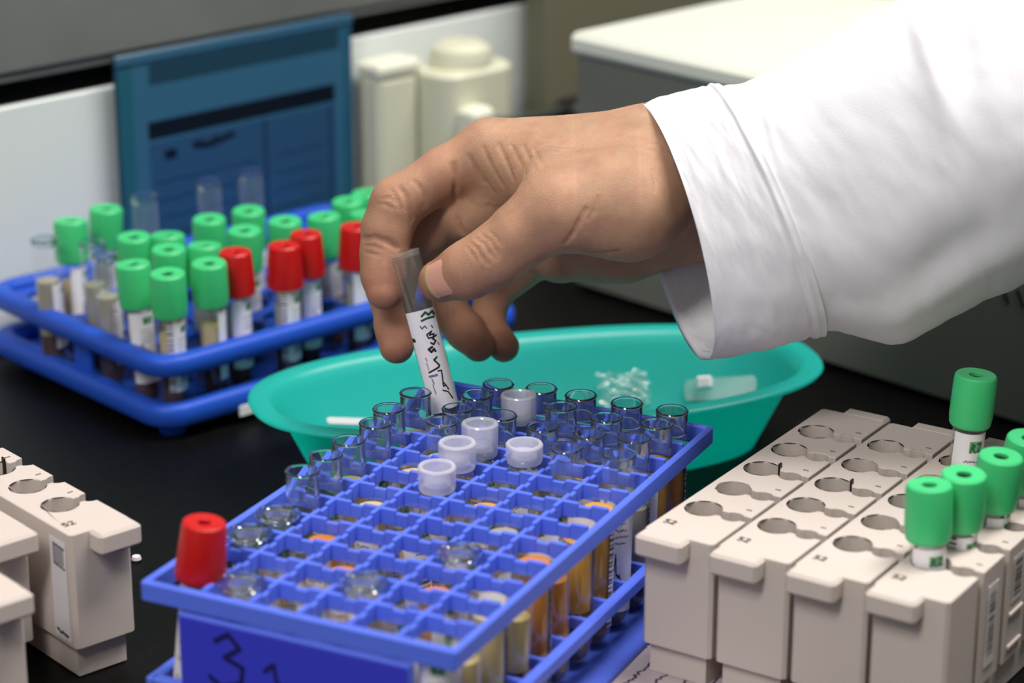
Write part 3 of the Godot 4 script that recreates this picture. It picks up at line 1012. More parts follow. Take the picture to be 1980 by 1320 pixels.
# ============================ white five-place racks ============================
func white_rack(label: String, at: Vector3, turn: float, right: float, lip: Vector2, far_lip: Vector2, group: String, bar_codes: bool, number: bool) -> Node3D:
	var o := thing("sample_rack", label, "sample rack", at, turn, group)
	var key := "white%.4f" % right
	var left := -0.0095 if right > 0.016 else -0.0125
	if not cache.has(key):
		var outline := PackedVector2Array([Vector2(left, 0.0262), Vector2(left + 0.0013, 0.0275), Vector2(right - 0.0013, 0.0275), Vector2(right, 0.0262), Vector2(right, -0.1160), Vector2(right - 0.0013, -0.1173), Vector2(left + 0.0013, -0.1173), Vector2(left, -0.1160)])
		for k in 5:
			var z := -0.0231 * k
			var slot := PackedVector2Array()
			for a in 28:
				slot.append(Vector2(cos(TAU * a / 28) * 0.0070, z + sin(TAU * a / 28) * 0.0070))
			var small := PackedVector2Array()
			for a in 18:
				small.append(Vector2(0.0126 + cos(TAU * a / 18) * 0.0043, z + 0.0008 + sin(TAU * a / 18) * 0.0043))
			var neck := PackedVector2Array([Vector2(0.004, z - 0.0020), Vector2(right + 0.004, z - 0.0020), Vector2(right + 0.004, z + 0.0026), Vector2(0.004, z + 0.0026)])
			var both := Geometry2D.merge_polygons(slot, neck)
			both = Geometry2D.merge_polygons(both[0], small)
			outline = Geometry2D.clip_polygons(outline, both[0])[0]
		cache[key] = extrude(outline, 0.0125, 0.058, 0.00025)
		cache[key + "foot"] = extrude(PackedVector2Array([Vector2(left + 0.002, 0.0245), Vector2(right - 0.003, 0.0245), Vector2(right - 0.0005, -0.1150), Vector2(left + 0.002, -0.1150)]), 0.0, 0.0125, 0.0)
	part("body", cache[key], "rack_cream", o)
	part("foot", cache[key + "foot"], "rack_cream", o)
	part("grip_lip", box(Vector3(lip.y - lip.x, 0.0085, 0.0085), 0.0012), "rack_cream", o, Vector3((lip.x + lip.y) * 0.5, 0.0540, 0.0307))
	part("grip_lip", box(Vector3(far_lip.y - far_lip.x, 0.0075, 0.0075), 0.0012), "rack_cream", o, Vector3((far_lip.x + far_lip.y) * 0.5, 0.0543, -0.1205))
	part("clip", box(Vector3(0.0009, 0.018, 0.0022), 0.0003), "black_plastic", o, Vector3(0.0055, 0.0510, -0.0462 - 0.0044))
	if number:
		var t := TextMesh.new()
		t.text = "52"
		t.font_size = 16
		t.pixel_size = 0.00028
		t.depth = 0.0002
		part("number", t, "ink_black", o, Vector3(left + 0.0055, 0.0581, 0.0175), Vector3(-PI / 2, 0, 0))
	for k in 5:
		var st := start()
		add_box(st, Vector3.ZERO, Vector3(0.0022, 0.0002, 0.0007), 0.0)
		part("place_mark", done(st), "ink_grey", o, Vector3(right - 0.004, 0.0581, -0.0231 * k - 0.0075))
	if bar_codes:
		part("bar_code_label", plate(0.0085, 0.032, 0.0003), "bar_code", o, Vector3(right + 0.0002, 0.0345, -0.0114), Vector3(0, PI / 2, 0))
		part("bar_code_label", plate(0.0090, 0.018, 0.0003), "short_code", o, Vector3(right + 0.0002, 0.0440, -0.0345), Vector3(0, PI / 2, 0))
		for y: float in [0.018, 0.031]:
			part("rib", box(Vector3(0.001, 0.0016, 0.012), 0.0003), "rack_cream", o, Vector3(right + 0.0004, y, -0.0345))
	return o


func build_white_racks() -> void:
	var turn := deg_to_rad(-33.2)
	var rot := Basis(Vector3.UP, turn)
	var one := Vector3(0.07094, 0, -0.83851)
	var step := Vector3(0.0301, 0, -0.0006)
	var names := ["empty white five-place rack, nearest the blue grid rack", "empty white five-place rack, second from the blue grid rack", "white five-place rack with one tall green-capped tube at its far end", "white five-place rack at the right edge, with bar codes and green-capped tubes"]
	for k in 4:
		white_rack(names[k], one + rot * (step * k + Vector3(0, 0.0006, 0)), turn, 0.0190, Vector2(-0.0095, 0.0098), Vector2(-0.001, 0.0182), "white racks on the right", k == 3, true)
	var base := one + rot * (step * 3)
	var spots := [
		[0.0, 0.0, Vector3(0.14577, 0.08700, -0.79425), "green-capped tube in the nearest place of the right-edge white rack"],
		[0.0, -0.0231, Vector3(0.15998, 0.08600, -0.80609), "green-capped tube in the second place of the right-edge white rack"],
		[0.0, -0.0462, Vector3(0.17688, 0.08500, -0.82557), "green-capped tube in the middle place of the right-edge white rack"],
		[0.0, -0.0693, Vector3(0.19048, 0.08500, -0.84329), "green-capped tube cut by the picture's right edge, fourth place of its rack"]]
	var k := 0
	for s: Array in spots:
		capped_tube("green", s[3], base + rot * Vector3(s[0], 0.0138, s[1]), s[2], "green-capped tubes in the right-edge rack", k % 3, 0.1 + 0.3 * k, "serum_grey")
		k += 1
	var tall := capped_tube("green", "tall green-capped tube leaning in the far place of the third white rack", one + rot * (step * 2 + Vector3(0.0, 0.0138, -0.0924)), Vector3(0.17784, 0.09450, -0.88476), "", 0, 0.15, "serum_pale")
	tall.get_node("label").rotation.y = 0.1
	var left := deg_to_rad(41.0)
	var lrot := Basis(Vector3.UP, left)
	var a := Vector3(-0.16793, 0.0006, -0.84209)
	white_rack("white rack standing farthest back at the left edge, its grey end label showing", a, left, 0.0130, Vector2(-0.0045, 0.0135), Vector2(-0.01, 0.008), "white racks on the left", false, true)
	white_rack("white rack half out of the picture at the left, set back between two others", a + lrot * Vector3(-0.0324, 0, -0.018), left, 0.0130, Vector2(-0.0045, 0.0135), Vector2(-0.01, 0.008), "white racks on the left", false, false)
	white_rack("white rack nearest the camera at the bottom left edge", a + lrot * Vector3(-0.0602, 0, 0.026), left, 0.0130, Vector2(-0.0045, 0.0135), Vector2(-0.01, 0.008), "white racks on the left", false, false)
	var first := get_node("sample_rack_004")
	part("end_label", plate(0.011, 0.040, 0.0003), "rack_plate", first, Vector3(-0.0127, 0.034, 0.0185), Vector3(0, -PI / 2, 0))


# ============================ the person: hand, sleeve ============================
const HAND_BASE := Vector3(0.01029, 0.14237, -0.94126)
const BONES := {
	"palm": [
		[Vector3(0.09927, 0.01251, -0.00866), 0.0150, Vector3(0.04729, 0.02298, -0.00705), 0.0158],
		[Vector3(0.10479, -0.00157, -0.01641), 0.0160, Vector3(0.05959, -0.00584, -0.02127), 0.0165],
		[Vector3(0.10179, 0.00850, -0.01148), 0.0170, Vector3(0.05376, 0.00893, -0.01376), 0.0185],
		[Vector3(0.04718, 0.02446, -0.00545), 0.0165, Vector3(-0.01965, 0.02109, -0.01805), 0.0112],
		[Vector3(0.04953, 0.01597, -0.00776), 0.0170, Vector3(-0.01411, 0.00791, -0.03460), 0.0112],
		[Vector3(0.05389, 0.00544, -0.01465), 0.0165, Vector3(-0.00426, -0.00909, -0.04451), 0.0108],
		[Vector3(0.05903, -0.00468, -0.01956), 0.0160, Vector3(0.00748, -0.02700, -0.04562), 0.0100],
		[Vector3(0.04982, 0.01052, 0.00689), 0.0160, Vector3(0.03508, 0.00795, 0.01840), 0.0190],
		[Vector3(0.03508, 0.00795, 0.01840), 0.0190, Vector3(0.00881, 0.00746, 0.02176), 0.0145],
		[Vector3(0.06008, -0.00666, -0.01886), 0.0165, Vector3(0.03426, -0.01750, -0.02564), 0.0170],
		[Vector3(0.03426, -0.01750, -0.02564), 0.0170, Vector3(0.01016, -0.02899, -0.03749), 0.0120],
		[Vector3(0.04128, 0.00722, -0.00467), 0.0180, Vector3(-0.00182, -0.00194, -0.02901), 0.0115],
		[Vector3(0.01004, 0.00819, 0.00983), 0.0090, Vector3(-0.01133, 0.01490, -0.01162), 0.0080],
		[Vector3(0.01219, 0.00969, 0.00400), 0.0100, Vector3(-0.00612, 0.00982, -0.01831), 0.0080],
		[Vector3(-0.00613, 0.00839, -0.01569), 0.0110, Vector3(-0.02815, -0.00725, -0.01865), 0.0105],
		[Vector3(0.04162, 0.01943, 0.00481), 0.0170, Vector3(0.00912, 0.01702, 0.00142), 0.0125],
		[Vector3(0.00912, 0.01702, 0.00142), 0.0125, Vector3(-0.00616, 0.01771, -0.01155), 0.0100],
	],
	"index": [
		[Vector3(-0.01965, 0.02109, -0.01805), 0.0112, Vector3(-0.03735, 0.01194, -0.01535), 0.0102],
		[Vector3(-0.03735, 0.01194, -0.01535), 0.0102, Vector3(-0.05656, -0.00026, -0.01264), 0.0106],
		[Vector3(-0.05656, -0.00026, -0.01264), 0.0106, Vector3(-0.06057, -0.00998, -0.01026), 0.0101],
		[Vector3(-0.06057, -0.00998, -0.01026), 0.0101, Vector3(-0.06166, -0.01933, -0.00803), 0.0097],
		[Vector3(-0.06187, -0.01933, -0.00803), 0.0092, Vector3(-0.06203, -0.02729, -0.00415), 0.0089],
		[Vector3(-0.06203, -0.02729, -0.00415), 0.0089, Vector3(-0.06151, -0.03296, -0.00003), 0.0077],
	],
	"middle": [
		[Vector3(-0.01410, 0.00758, -0.03025), 0.0115, Vector3(-0.03253, -0.00693, -0.02725), 0.0112],
		[Vector3(-0.03253, -0.00693, -0.02725), 0.0112, Vector3(-0.05414, -0.02327, -0.03208), 0.0106],
		[Vector3(-0.05435, -0.02434, -0.03701), 0.0102, Vector3(-0.06003, -0.04341, -0.02286), 0.0088],
		[Vector3(-0.06003, -0.04341, -0.02286), 0.0088, Vector3(-0.05830, -0.05325, -0.01408), 0.0080],
		[Vector3(-0.05830, -0.05325, -0.01408), 0.0080, Vector3(-0.05752, -0.05965, -0.00864), 0.0072],
	],
	"ring": [
		[Vector3(-0.00426, -0.00909, -0.04451), 0.0108, Vector3(-0.04042, -0.03627, -0.04977), 0.0098],
		[Vector3(-0.04042, -0.03627, -0.04977), 0.0096, Vector3(-0.03774, -0.05477, -0.04112), 0.0086],
		[Vector3(-0.03774, -0.05477, -0.04112), 0.0085, Vector3(-0.02983, -0.06208, -0.03429), 0.0079],
		[Vector3(-0.02983, -0.06208, -0.03429), 0.0079, Vector3(-0.02436, -0.06661, -0.02951), 0.0070],
	],
	"pinky": [
		[Vector3(0.00748, -0.02700, -0.04562), 0.0096, Vector3(-0.01800, -0.05041, -0.05432), 0.0084],
		[Vector3(-0.01800, -0.05041, -0.05432), 0.0082, Vector3(-0.02125, -0.06227, -0.04483), 0.0074],
		[Vector3(-0.02125, -0.06227, -0.04483), 0.0073, Vector3(-0.01378, -0.06956, -0.03589), 0.0066],
	],
	"thumb": [
		[Vector3(0.03508, 0.00795, 0.01840), 0.0170, Vector3(0.00617, 0.00756, 0.02278), 0.0150],
		[Vector3(0.00617, 0.00756, 0.02278), 0.0150, Vector3(-0.00627, -0.00174, 0.02394), 0.0122],
		[Vector3(-0.00627, -0.00174, 0.02394), 0.0122, Vector3(-0.01736, -0.01080, 0.02396), 0.0114],
		[Vector3(-0.01736, -0.01080, 0.02396), 0.0114, Vector3(-0.02753, -0.01716, 0.02196), 0.0106],
		[Vector3(-0.02753, -0.01716, 0.02196), 0.0106, Vector3(-0.03871, -0.02365, 0.01577), 0.0086],
	],
}
const CREASES := [
	[0.0012, [Vector3(-0.03353, 0.01816, -0.00549), Vector3(-0.03281, 0.01130, -0.00459), Vector3(-0.03321, 0.00213, -0.00950), Vector3(-0.03258, -0.00587, -0.00860), Vector3(-0.03065, -0.01165, -0.00880)]],
	[0.0008, [Vector3(-0.02173, 0.02532, -0.00491), Vector3(-0.01972, 0.02059, -0.00245), Vector3(-0.01710, 0.01587, -0.00013), Vector3(-0.01427, 0.01150, 0.00193)]],
	[0.0008, [Vector3(-0.01556, 0.02692, -0.00313), Vector3(-0.01301, 0.02185, 0.00183), Vector3(-0.01022, 0.01581, 0.00707)]],
	[0.0007, [Vector3(-0.01053, 0.02736, -0.00016), Vector3(-0.00818, 0.02352, 0.00616), Vector3(-0.00544, 0.01977, 0.01496)]],
	[0.0007, [Vector3(-0.00608, 0.02831, 0.00323), Vector3(-0.00413, 0.02519, 0.00982), Vector3(-0.00152, 0.02323, 0.01942)]],
	[0.0006, [Vector3(-0.00202, 0.02835, 0.00820), Vector3(-0.00045, 0.02610, 0.01308), Vector3(0.00198, 0.02473, 0.02042)]],
	[0.0008, [Vector3(-0.02794, 0.02184, -0.00584), Vector3(-0.02484, 0.01675, -0.00432), Vector3(-0.02248, 0.01079, -0.00469)]],
	[0.0010, [Vector3(-0.05532, 0.00917, -0.00461), Vector3(-0.05249, 0.00576, -0.00244), Vector3(-0.05140, 0.00041, -0.00172), Vector3(-0.04996, -0.00450, -0.00342)]],
	[0.0006, [Vector3(-0.05844, 0.00793, -0.00431), Vector3(-0.05604, 0.00483, -0.00196), Vector3(-0.05455, 0.00067, -0.00107)]],
	[0.0006, [Vector3(-0.06253, 0.00439, -0.00356), Vector3(-0.05946, 0.00533, -0.00264), Vector3(-0.05687, 0.00386, -0.00155)]],
	[0.0006, [Vector3(-0.06429, 0.00211, -0.00389), Vector3(-0.06098, 0.00262, -0.00205), Vector3(-0.05816, 0.00137, -0.00102)]],
	[0.0011, [Vector3(-0.07029, -0.01235, -0.00377), Vector3(-0.06526, -0.01054, 0.00030), Vector3(-0.06025, -0.01195, 0.00136), Vector3(-0.05598, -0.01501, 0.00046)]],
	[0.0006, [Vector3(-0.07000, -0.01475, -0.00251), Vector3(-0.06591, -0.01401, 0.00068), Vector3(-0.06241, -0.01496, 0.00188)]],
	[0.0006, [Vector3(-0.07021, -0.01696, -0.00192), Vector3(-0.06679, -0.01688, 0.00113), Vector3(-0.06371, -0.01735, 0.00243)]],
	[0.0007, [Vector3(-0.02661, -0.00348, 0.02987), Vector3(-0.02411, -0.00460, 0.03334), Vector3(-0.02245, -0.00718, 0.03550), Vector3(-0.01954, -0.00999, 0.03687)]],
	[0.0007, [Vector3(-0.02458, -0.00171, 0.03011), Vector3(-0.02146, -0.00244, 0.03344), Vector3(-0.01937, -0.00555, 0.03595), Vector3(-0.01670, -0.00785, 0.03693)]],
	[0.0006, [Vector3(-0.02210, -0.00014, 0.03054), Vector3(-0.01883, -0.00128, 0.03396), Vector3(-0.01675, -0.00428, 0.03609), Vector3(-0.01551, -0.00622, 0.03674)]],
	[0.0005, [Vector3(-0.01930, 0.00167, 0.03109), Vector3(-0.01685, 0.00020, 0.03413), Vector3(-0.01479, -0.00223, 0.03603)]],
	[0.0005, [Vector3(-0.02796, -0.00513, 0.03009), Vector3(-0.02569, -0.00712, 0.03351), Vector3(-0.02405, -0.00941, 0.03519)]],
	[0.0011, [Vector3(0.01773, 0.01242, 0.03870), Vector3(0.01543, 0.00730, 0.03935), Vector3(0.01313, 0.00241, 0.03873), Vector3(0.01045, -0.00204, 0.03680)]],
	[0.0006, [Vector3(0.02241, 0.01683, 0.03729), Vector3(0.02086, 0.01184, 0.03887), Vector3(0.01893, 0.00835, 0.03915)]],
	[0.0008, [Vector3(-0.02383, 0.01572, -0.00408), Vector3(-0.02088, 0.01114, -0.00359), Vector3(-0.01780, 0.00720, -0.00232)]],
	[0.0008, [Vector3(-0.04958, 0.01155, -0.00504), Vector3(-0.04699, 0.00924, -0.00361), Vector3(-0.04526, 0.00533, -0.00320), Vector3(-0.04484, 0.00054, -0.00437)]],
	[0.0006, [Vector3(0.00980, -0.00758, 0.03101), Vector3(0.02164, -0.00737, 0.03227), Vector3(0.03149, -0.00551, 0.03606)]],
	[0.0006, [Vector3(0.04151, 0.03031, 0.02451), Vector3(0.04381, 0.02555, 0.02976), Vector3(0.04484, 0.01883, 0.03553)]],
]
const NAIL_MID := Vector3(-0.03791, -0.01829, 0.02833)
const NAIL_OUT := Vector3(-0.74382, 0.00459, 0.66836)
const NAIL_ALONG := Vector3(-0.77996, -0.45285, -0.43197)



# distance field on a grid; bones of one group melt together, groups meet with a narrower seam
class Field:
	var lo: Vector3
	var cell: float
	var n: Vector3i
	var v := PackedFloat32Array()

	func _init(lo_: Vector3, hi: Vector3, cell_: float) -> void:
		lo = lo_
		cell = cell_
		n = Vector3i(((hi - lo_) / cell_).ceil()) + Vector3i.ONE
		v.resize(n.x * n.y * n.z)
		v.fill(0.02)

	func bone(a: Vector3, ra: float, b: Vector3, rb: float, k: float) -> void:
		var m := maxf(ra, rb) + 0.009
		var p0 := Vector3i(((a.min(b) - Vector3.ONE * m - lo) / cell).floor()).clamp(Vector3i.ZERO, n - Vector3i.ONE)
		var p1 := Vector3i(((a.max(b) + Vector3.ONE * m - lo) / cell).ceil()).clamp(Vector3i.ZERO, n - Vector3i.ONE)
		var ba := b - a
		var inv := 1.0 / ba.length_squared()
		var dr := rb - ra
		for z in range(p0.z, p1.z + 1):
			for y in range(p0.y, p1.y + 1):
				var at := p0.x + n.x * (y + n.y * z)
				var pa := lo + Vector3(p0.x, y, z) * cell - a
				for x in range(p0.x, p1.x + 1):
					var h := clampf(pa.dot(ba) * inv, 0.0, 1.0)
					var d := (pa - ba * h).length() - ra - dr * h
					if d < 0.012:
						var o := v[at]
						var e := maxf(k - absf(o - d), 0.0)
						v[at] = minf(o, d) - e * e / k * 0.25
					at += 1
					pa.x += cell

	func cut(a: Vector3, b: Vector3, r: float, k: float) -> void:
		var m := r + 0.003
		var p0 := Vector3i(((a.min(b) - Vector3.ONE * m - lo) / cell).floor()).clamp(Vector3i.ZERO, n - Vector3i.ONE)
		var p1 := Vector3i(((a.max(b) + Vector3.ONE * m - lo) / cell).ceil()).clamp(Vector3i.ZERO, n - Vector3i.ONE)
		var ba := b - a
		var inv := 1.0 / maxf(ba.length_squared(), 1e-12)
		for z in range(p0.z, p1.z + 1):
			for y in range(p0.y, p1.y + 1):
				var at := p0.x + n.x * (y + n.y * z)
				var pa := lo + Vector3(p0.x, y, z) * cell - a
				for x in range(p0.x, p1.x + 1):
					var h := clampf(pa.dot(ba) * inv, 0.0, 1.0)
					var d := r - (pa - ba * h).length()
					var o := v[at]
					var e := maxf(k - absf(o - d), 0.0)
					v[at] = maxf(o, d) + e * e / k * 0.25
					at += 1
					pa.x += cell

	func merge(o: Field, k: float) -> void:
		for i in v.size():
			var a := v[i]
			var b := o.v[i]
			if a < 0.019 or b < 0.019:
				var e := maxf(k - absf(a - b), 0.0)
				v[i] = minf(a, b) - e * e / k * 0.25


# one vertex in each cell that the surface crosses, one quad round each crossed edge
func surface_nets(f: Field, paint: Callable) -> ArrayMesh:
	var n := f.n
	var v := f.v
	var ids := PackedInt32Array()
	ids.resize(v.size())
	ids.fill(-1)
	var pos := PackedVector3Array()
	var nor := PackedVector3Array()
	var col := PackedColorArray()
	var sy := n.x
	var sz := n.x * n.y
	for z in n.z - 1:
		for y in n.y - 1:
			var at := n.x * (y + n.y * z)
			for x in n.x - 1:
				var a := v[at]
				if absf(a) < 0.004:
					var b := v[at + 1]
					var c := v[at + sy]
					var d := v[at + sy + 1]
					var e := v[at + sz]
					var g := v[at + sz + 1]
					var h := v[at + sz + sy]
					var i := v[at + sz + sy + 1]
					var inside := int(a < 0) + int(b < 0) + int(c < 0) + int(d < 0) + int(e < 0) + int(g < 0) + int(h < 0) + int(i < 0)
					if inside > 0 and inside < 8:
						var grad := Vector3(b - a + d - c + g - e + i - h, c - a + d - b + h - e + i - g, e - a + g - b + h - c + i - d) * 0.25
						var mid := (a + b + c + d + e + g + h + i) * 0.125
						var p := Vector3(0.5, 0.5, 0.5) - grad * (mid / maxf(grad.length_squared(), 1e-12))
						p = p.clamp(Vector3.ZERO, Vector3.ONE)
						ids[at] = pos.size()
						var q := f.lo + (Vector3(x, y, z) + p) * f.cell
						pos.append(q)
						nor.append(grad.normalized())
						col.append(paint.call(q))
				at += 1
	var idx := PackedInt32Array()
	for z in range(1, n.z - 1):
		for y in range(1, n.y - 1):
			var at := 1 + n.x * (y + n.y * z)
			for x in range(1, n.x - 1):
				var a := v[at] < 0.0
				if a != (v[at + 1] < 0.0):
					add_net(idx, ids[at], ids[at - sy], ids[at - sy - sz], ids[at - sz], a)
				if a != (v[at + sy] < 0.0):
					add_net(idx, ids[at], ids[at - sz], ids[at - sz - 1], ids[at - 1], a)
				if a != (v[at + sz] < 0.0):
					add_net(idx, ids[at], ids[at - 1], ids[at - 1 - sy], ids[at - sy], a)
				at += 1
	var arrays := []
	arrays.resize(Mesh.ARRAY_MAX)
	arrays[Mesh.ARRAY_VERTEX] = pos
	arrays[Mesh.ARRAY_NORMAL] = nor
	arrays[Mesh.ARRAY_COLOR] = col
	arrays[Mesh.ARRAY_INDEX] = idx
	var m := ArrayMesh.new()
	m.add_surface_from_arrays(Mesh.PRIMITIVE_TRIANGLES, arrays)
	return m


func add_net(idx: PackedInt32Array, a: int, b: int, c: int, d: int, solid_first: bool) -> void:
	if a < 0 or b < 0 or c < 0 or d < 0:
		return
	if solid_first:
		idx.append_array([a, c, b, a, d, c])
	else:
		idx.append_array([a, b, c, a, c, d])


func hand_mesh() -> ArrayMesh:
	var lo := Vector3.ONE
	var hi := -Vector3.ONE
	for g: String in BONES:
		for b: Array in BONES[g]:
			for e: int in [0, 2]:
				var r: float = b[e + 1] + 0.004
				lo = lo.min(b[e] - Vector3.ONE * r)
				hi = hi.max(b[e] + Vector3.ONE * r)
	hi.x = minf(hi.x, 0.085)
	var size := 0.00090
	var fingers: Field = null
	for g: String in ["index", "middle", "ring", "pinky", "thumb"]:
		var f := Field.new(lo, hi, size)
		for b: Array in BONES[g]:
			f.bone(b[0], b[1], b[2], b[3], 0.005 if g == "thumb" else 0.003)
		if fingers == null:
			fingers = f
		else:
			fingers.merge(f, 0.0012)
	var palm := Field.new(lo, hi, size)
	for b: Array in BONES["palm"]:
		palm.bone(b[0], b[1], b[2], b[3], 0.012)
	palm.merge(fingers, 0.006)
	for c: Array in CREASES:
		for i in c[1].size() - 1:
			palm.cut(c[1][i], c[1][i + 1], c[0], 0.0011)
	# the arm ends inside the sleeve
	var tone := FastNoiseLite.new()
	tone.frequency = 60.0
	tone.fractal_octaves = 3
	tone.seed = 4
	var tips := []
	var joints := []
	for g: String in ["index", "middle", "ring", "pinky", "thumb"]:
		var l: Array = BONES[g]
		tips.append(l[l.size() - 1][2])
		for b: Array in l.slice(1):
			joints.append(b[0])
	return surface_nets(palm, func(q: Vector3) -> Color:
		var c := Color(0.48, 0.280, 0.178)
		var red := 0.0
		for t: Vector3 in tips:
			red = maxf(red, 1.0 - q.distance_to(t) / 0.030)
		for t: Vector3 in joints:
			red = maxf(red, 0.6 * (1.0 - q.distance_to(t) / 0.021))
		c = c.lerp(Color(0.40, 0.165, 0.105), clampf(red, 0.0, 1.0))
		var pink := tone.get_noise_3dv(q * 2.3 + Vector3.ONE)
		c = c.lerp(Color(0.47, 0.22, 0.155), clampf(pink * 0.9, 0.0, 0.5))
		return c * (1.0 + 0.20 * tone.get_noise_3dv(q)))


# the sleeve: sections from cuff to upper arm, each with its top, bottom, near and far point
func section(s: Array, a: float) -> Vector3:
	var mid: Vector3 = (s[0] + s[1]) * 0.5
	var c := cos(a)
	var n := sin(a)
	var up: Vector3 = (s[0] as Vector3) - mid
	var side: Vector3 = (s[2] as Vector3) - mid if n > 0.0 else mid - (s[3] as Vector3)
	return mid + up * c + side * n


func sleeve_point(all: Array, t: float, a: float) -> Vector3:
	var i := clampi(int(t), 0, all.size() - 2)
	var f := t - i
	return section(all[i], a).cubic_interpolate(section(all[i + 1], a), section(all[maxi(i - 1, 0)], a), section(all[mini(i + 2, all.size() - 1)], a), f)


func cloth_mesh(all: Array, t0: float, t1: float, grow: float, thick: float, ridge: Callable, nt: int, na: int, lip: float) -> ArrayMesh:
	var skin := []
	for side in 2:
		var rows := []
		for i in nt + 1:
			var t := lerpf(t0, t1, float(i) / nt)
			var row := PackedVector3Array()
			for k in na:
				var a := TAU * k / na
				var p := sleeve_point(all, t, a)
				var du := sleeve_point(all, minf(t + 0.02, all.size() - 1.0), a) - sleeve_point(all, maxf(t - 0.02, 0.0), a)
				var da := sleeve_point(all, t, a + 0.02) - sleeve_point(all, t, a - 0.02)
				var out := du.cross(da).normalized()
				if out.dot(p - ((section(all[clampi(int(t), 0, all.size() - 1)], 0.0) + section(all[clampi(int(t), 0, all.size() - 1)], PI)) * 0.5)) < 0.0:
					out = -out
				var edge := 1.0 - exp(-(t - t0) / 0.03) if lip > 0.0 else 1.0
				var h: float = ridge.call(t, a) * edge
				row.append(p + out * (grow + h - (thick if side == 1 else 0.0) * edge))
			rows.append(row)
		skin.append(rows)
	var st := start()
	for side in 2:
		st.set_smooth_group(1)
		var rows: Array = skin[side]
		for i in nt:
			var mid := Vector3.ZERO
			for k in range(0, na, 8):
				mid += rows[i][k] / (na / 8.0)
			for k in na:
				var k1 := (k + 1) % na
				var out: Vector3 = (skin[0][i][k] - skin[1][i][k] + skin[0][i + 1][k1] - skin[1][i + 1][k1]) * (1.0 if side == 0 else -1.0)
				if i == 0 and lip > 0.0:
					out = (rows[1][k] - mid) * (1.0 if side == 0 else -1.0)
				quad(st, rows[i][k], rows[i][k1], rows[i + 1][k1], rows[i + 1][k], out)
	for e: int in ([nt] if lip > 0.0 else [0, nt]):
		st.set_smooth_group(2)
		for k in na:
			var k1 := (k + 1) % na
			var out: Vector3 = (skin[0][e][k] - skin[0][1 if e == 0 else e - 1][k])
			quad(st, skin[0][e][k], skin[0][e][k1], skin[1][e][k1], skin[1][e][k], out)
	return done(st)


func bump(x: float, w: float) -> float:
	return exp(-x * x / (w * w))


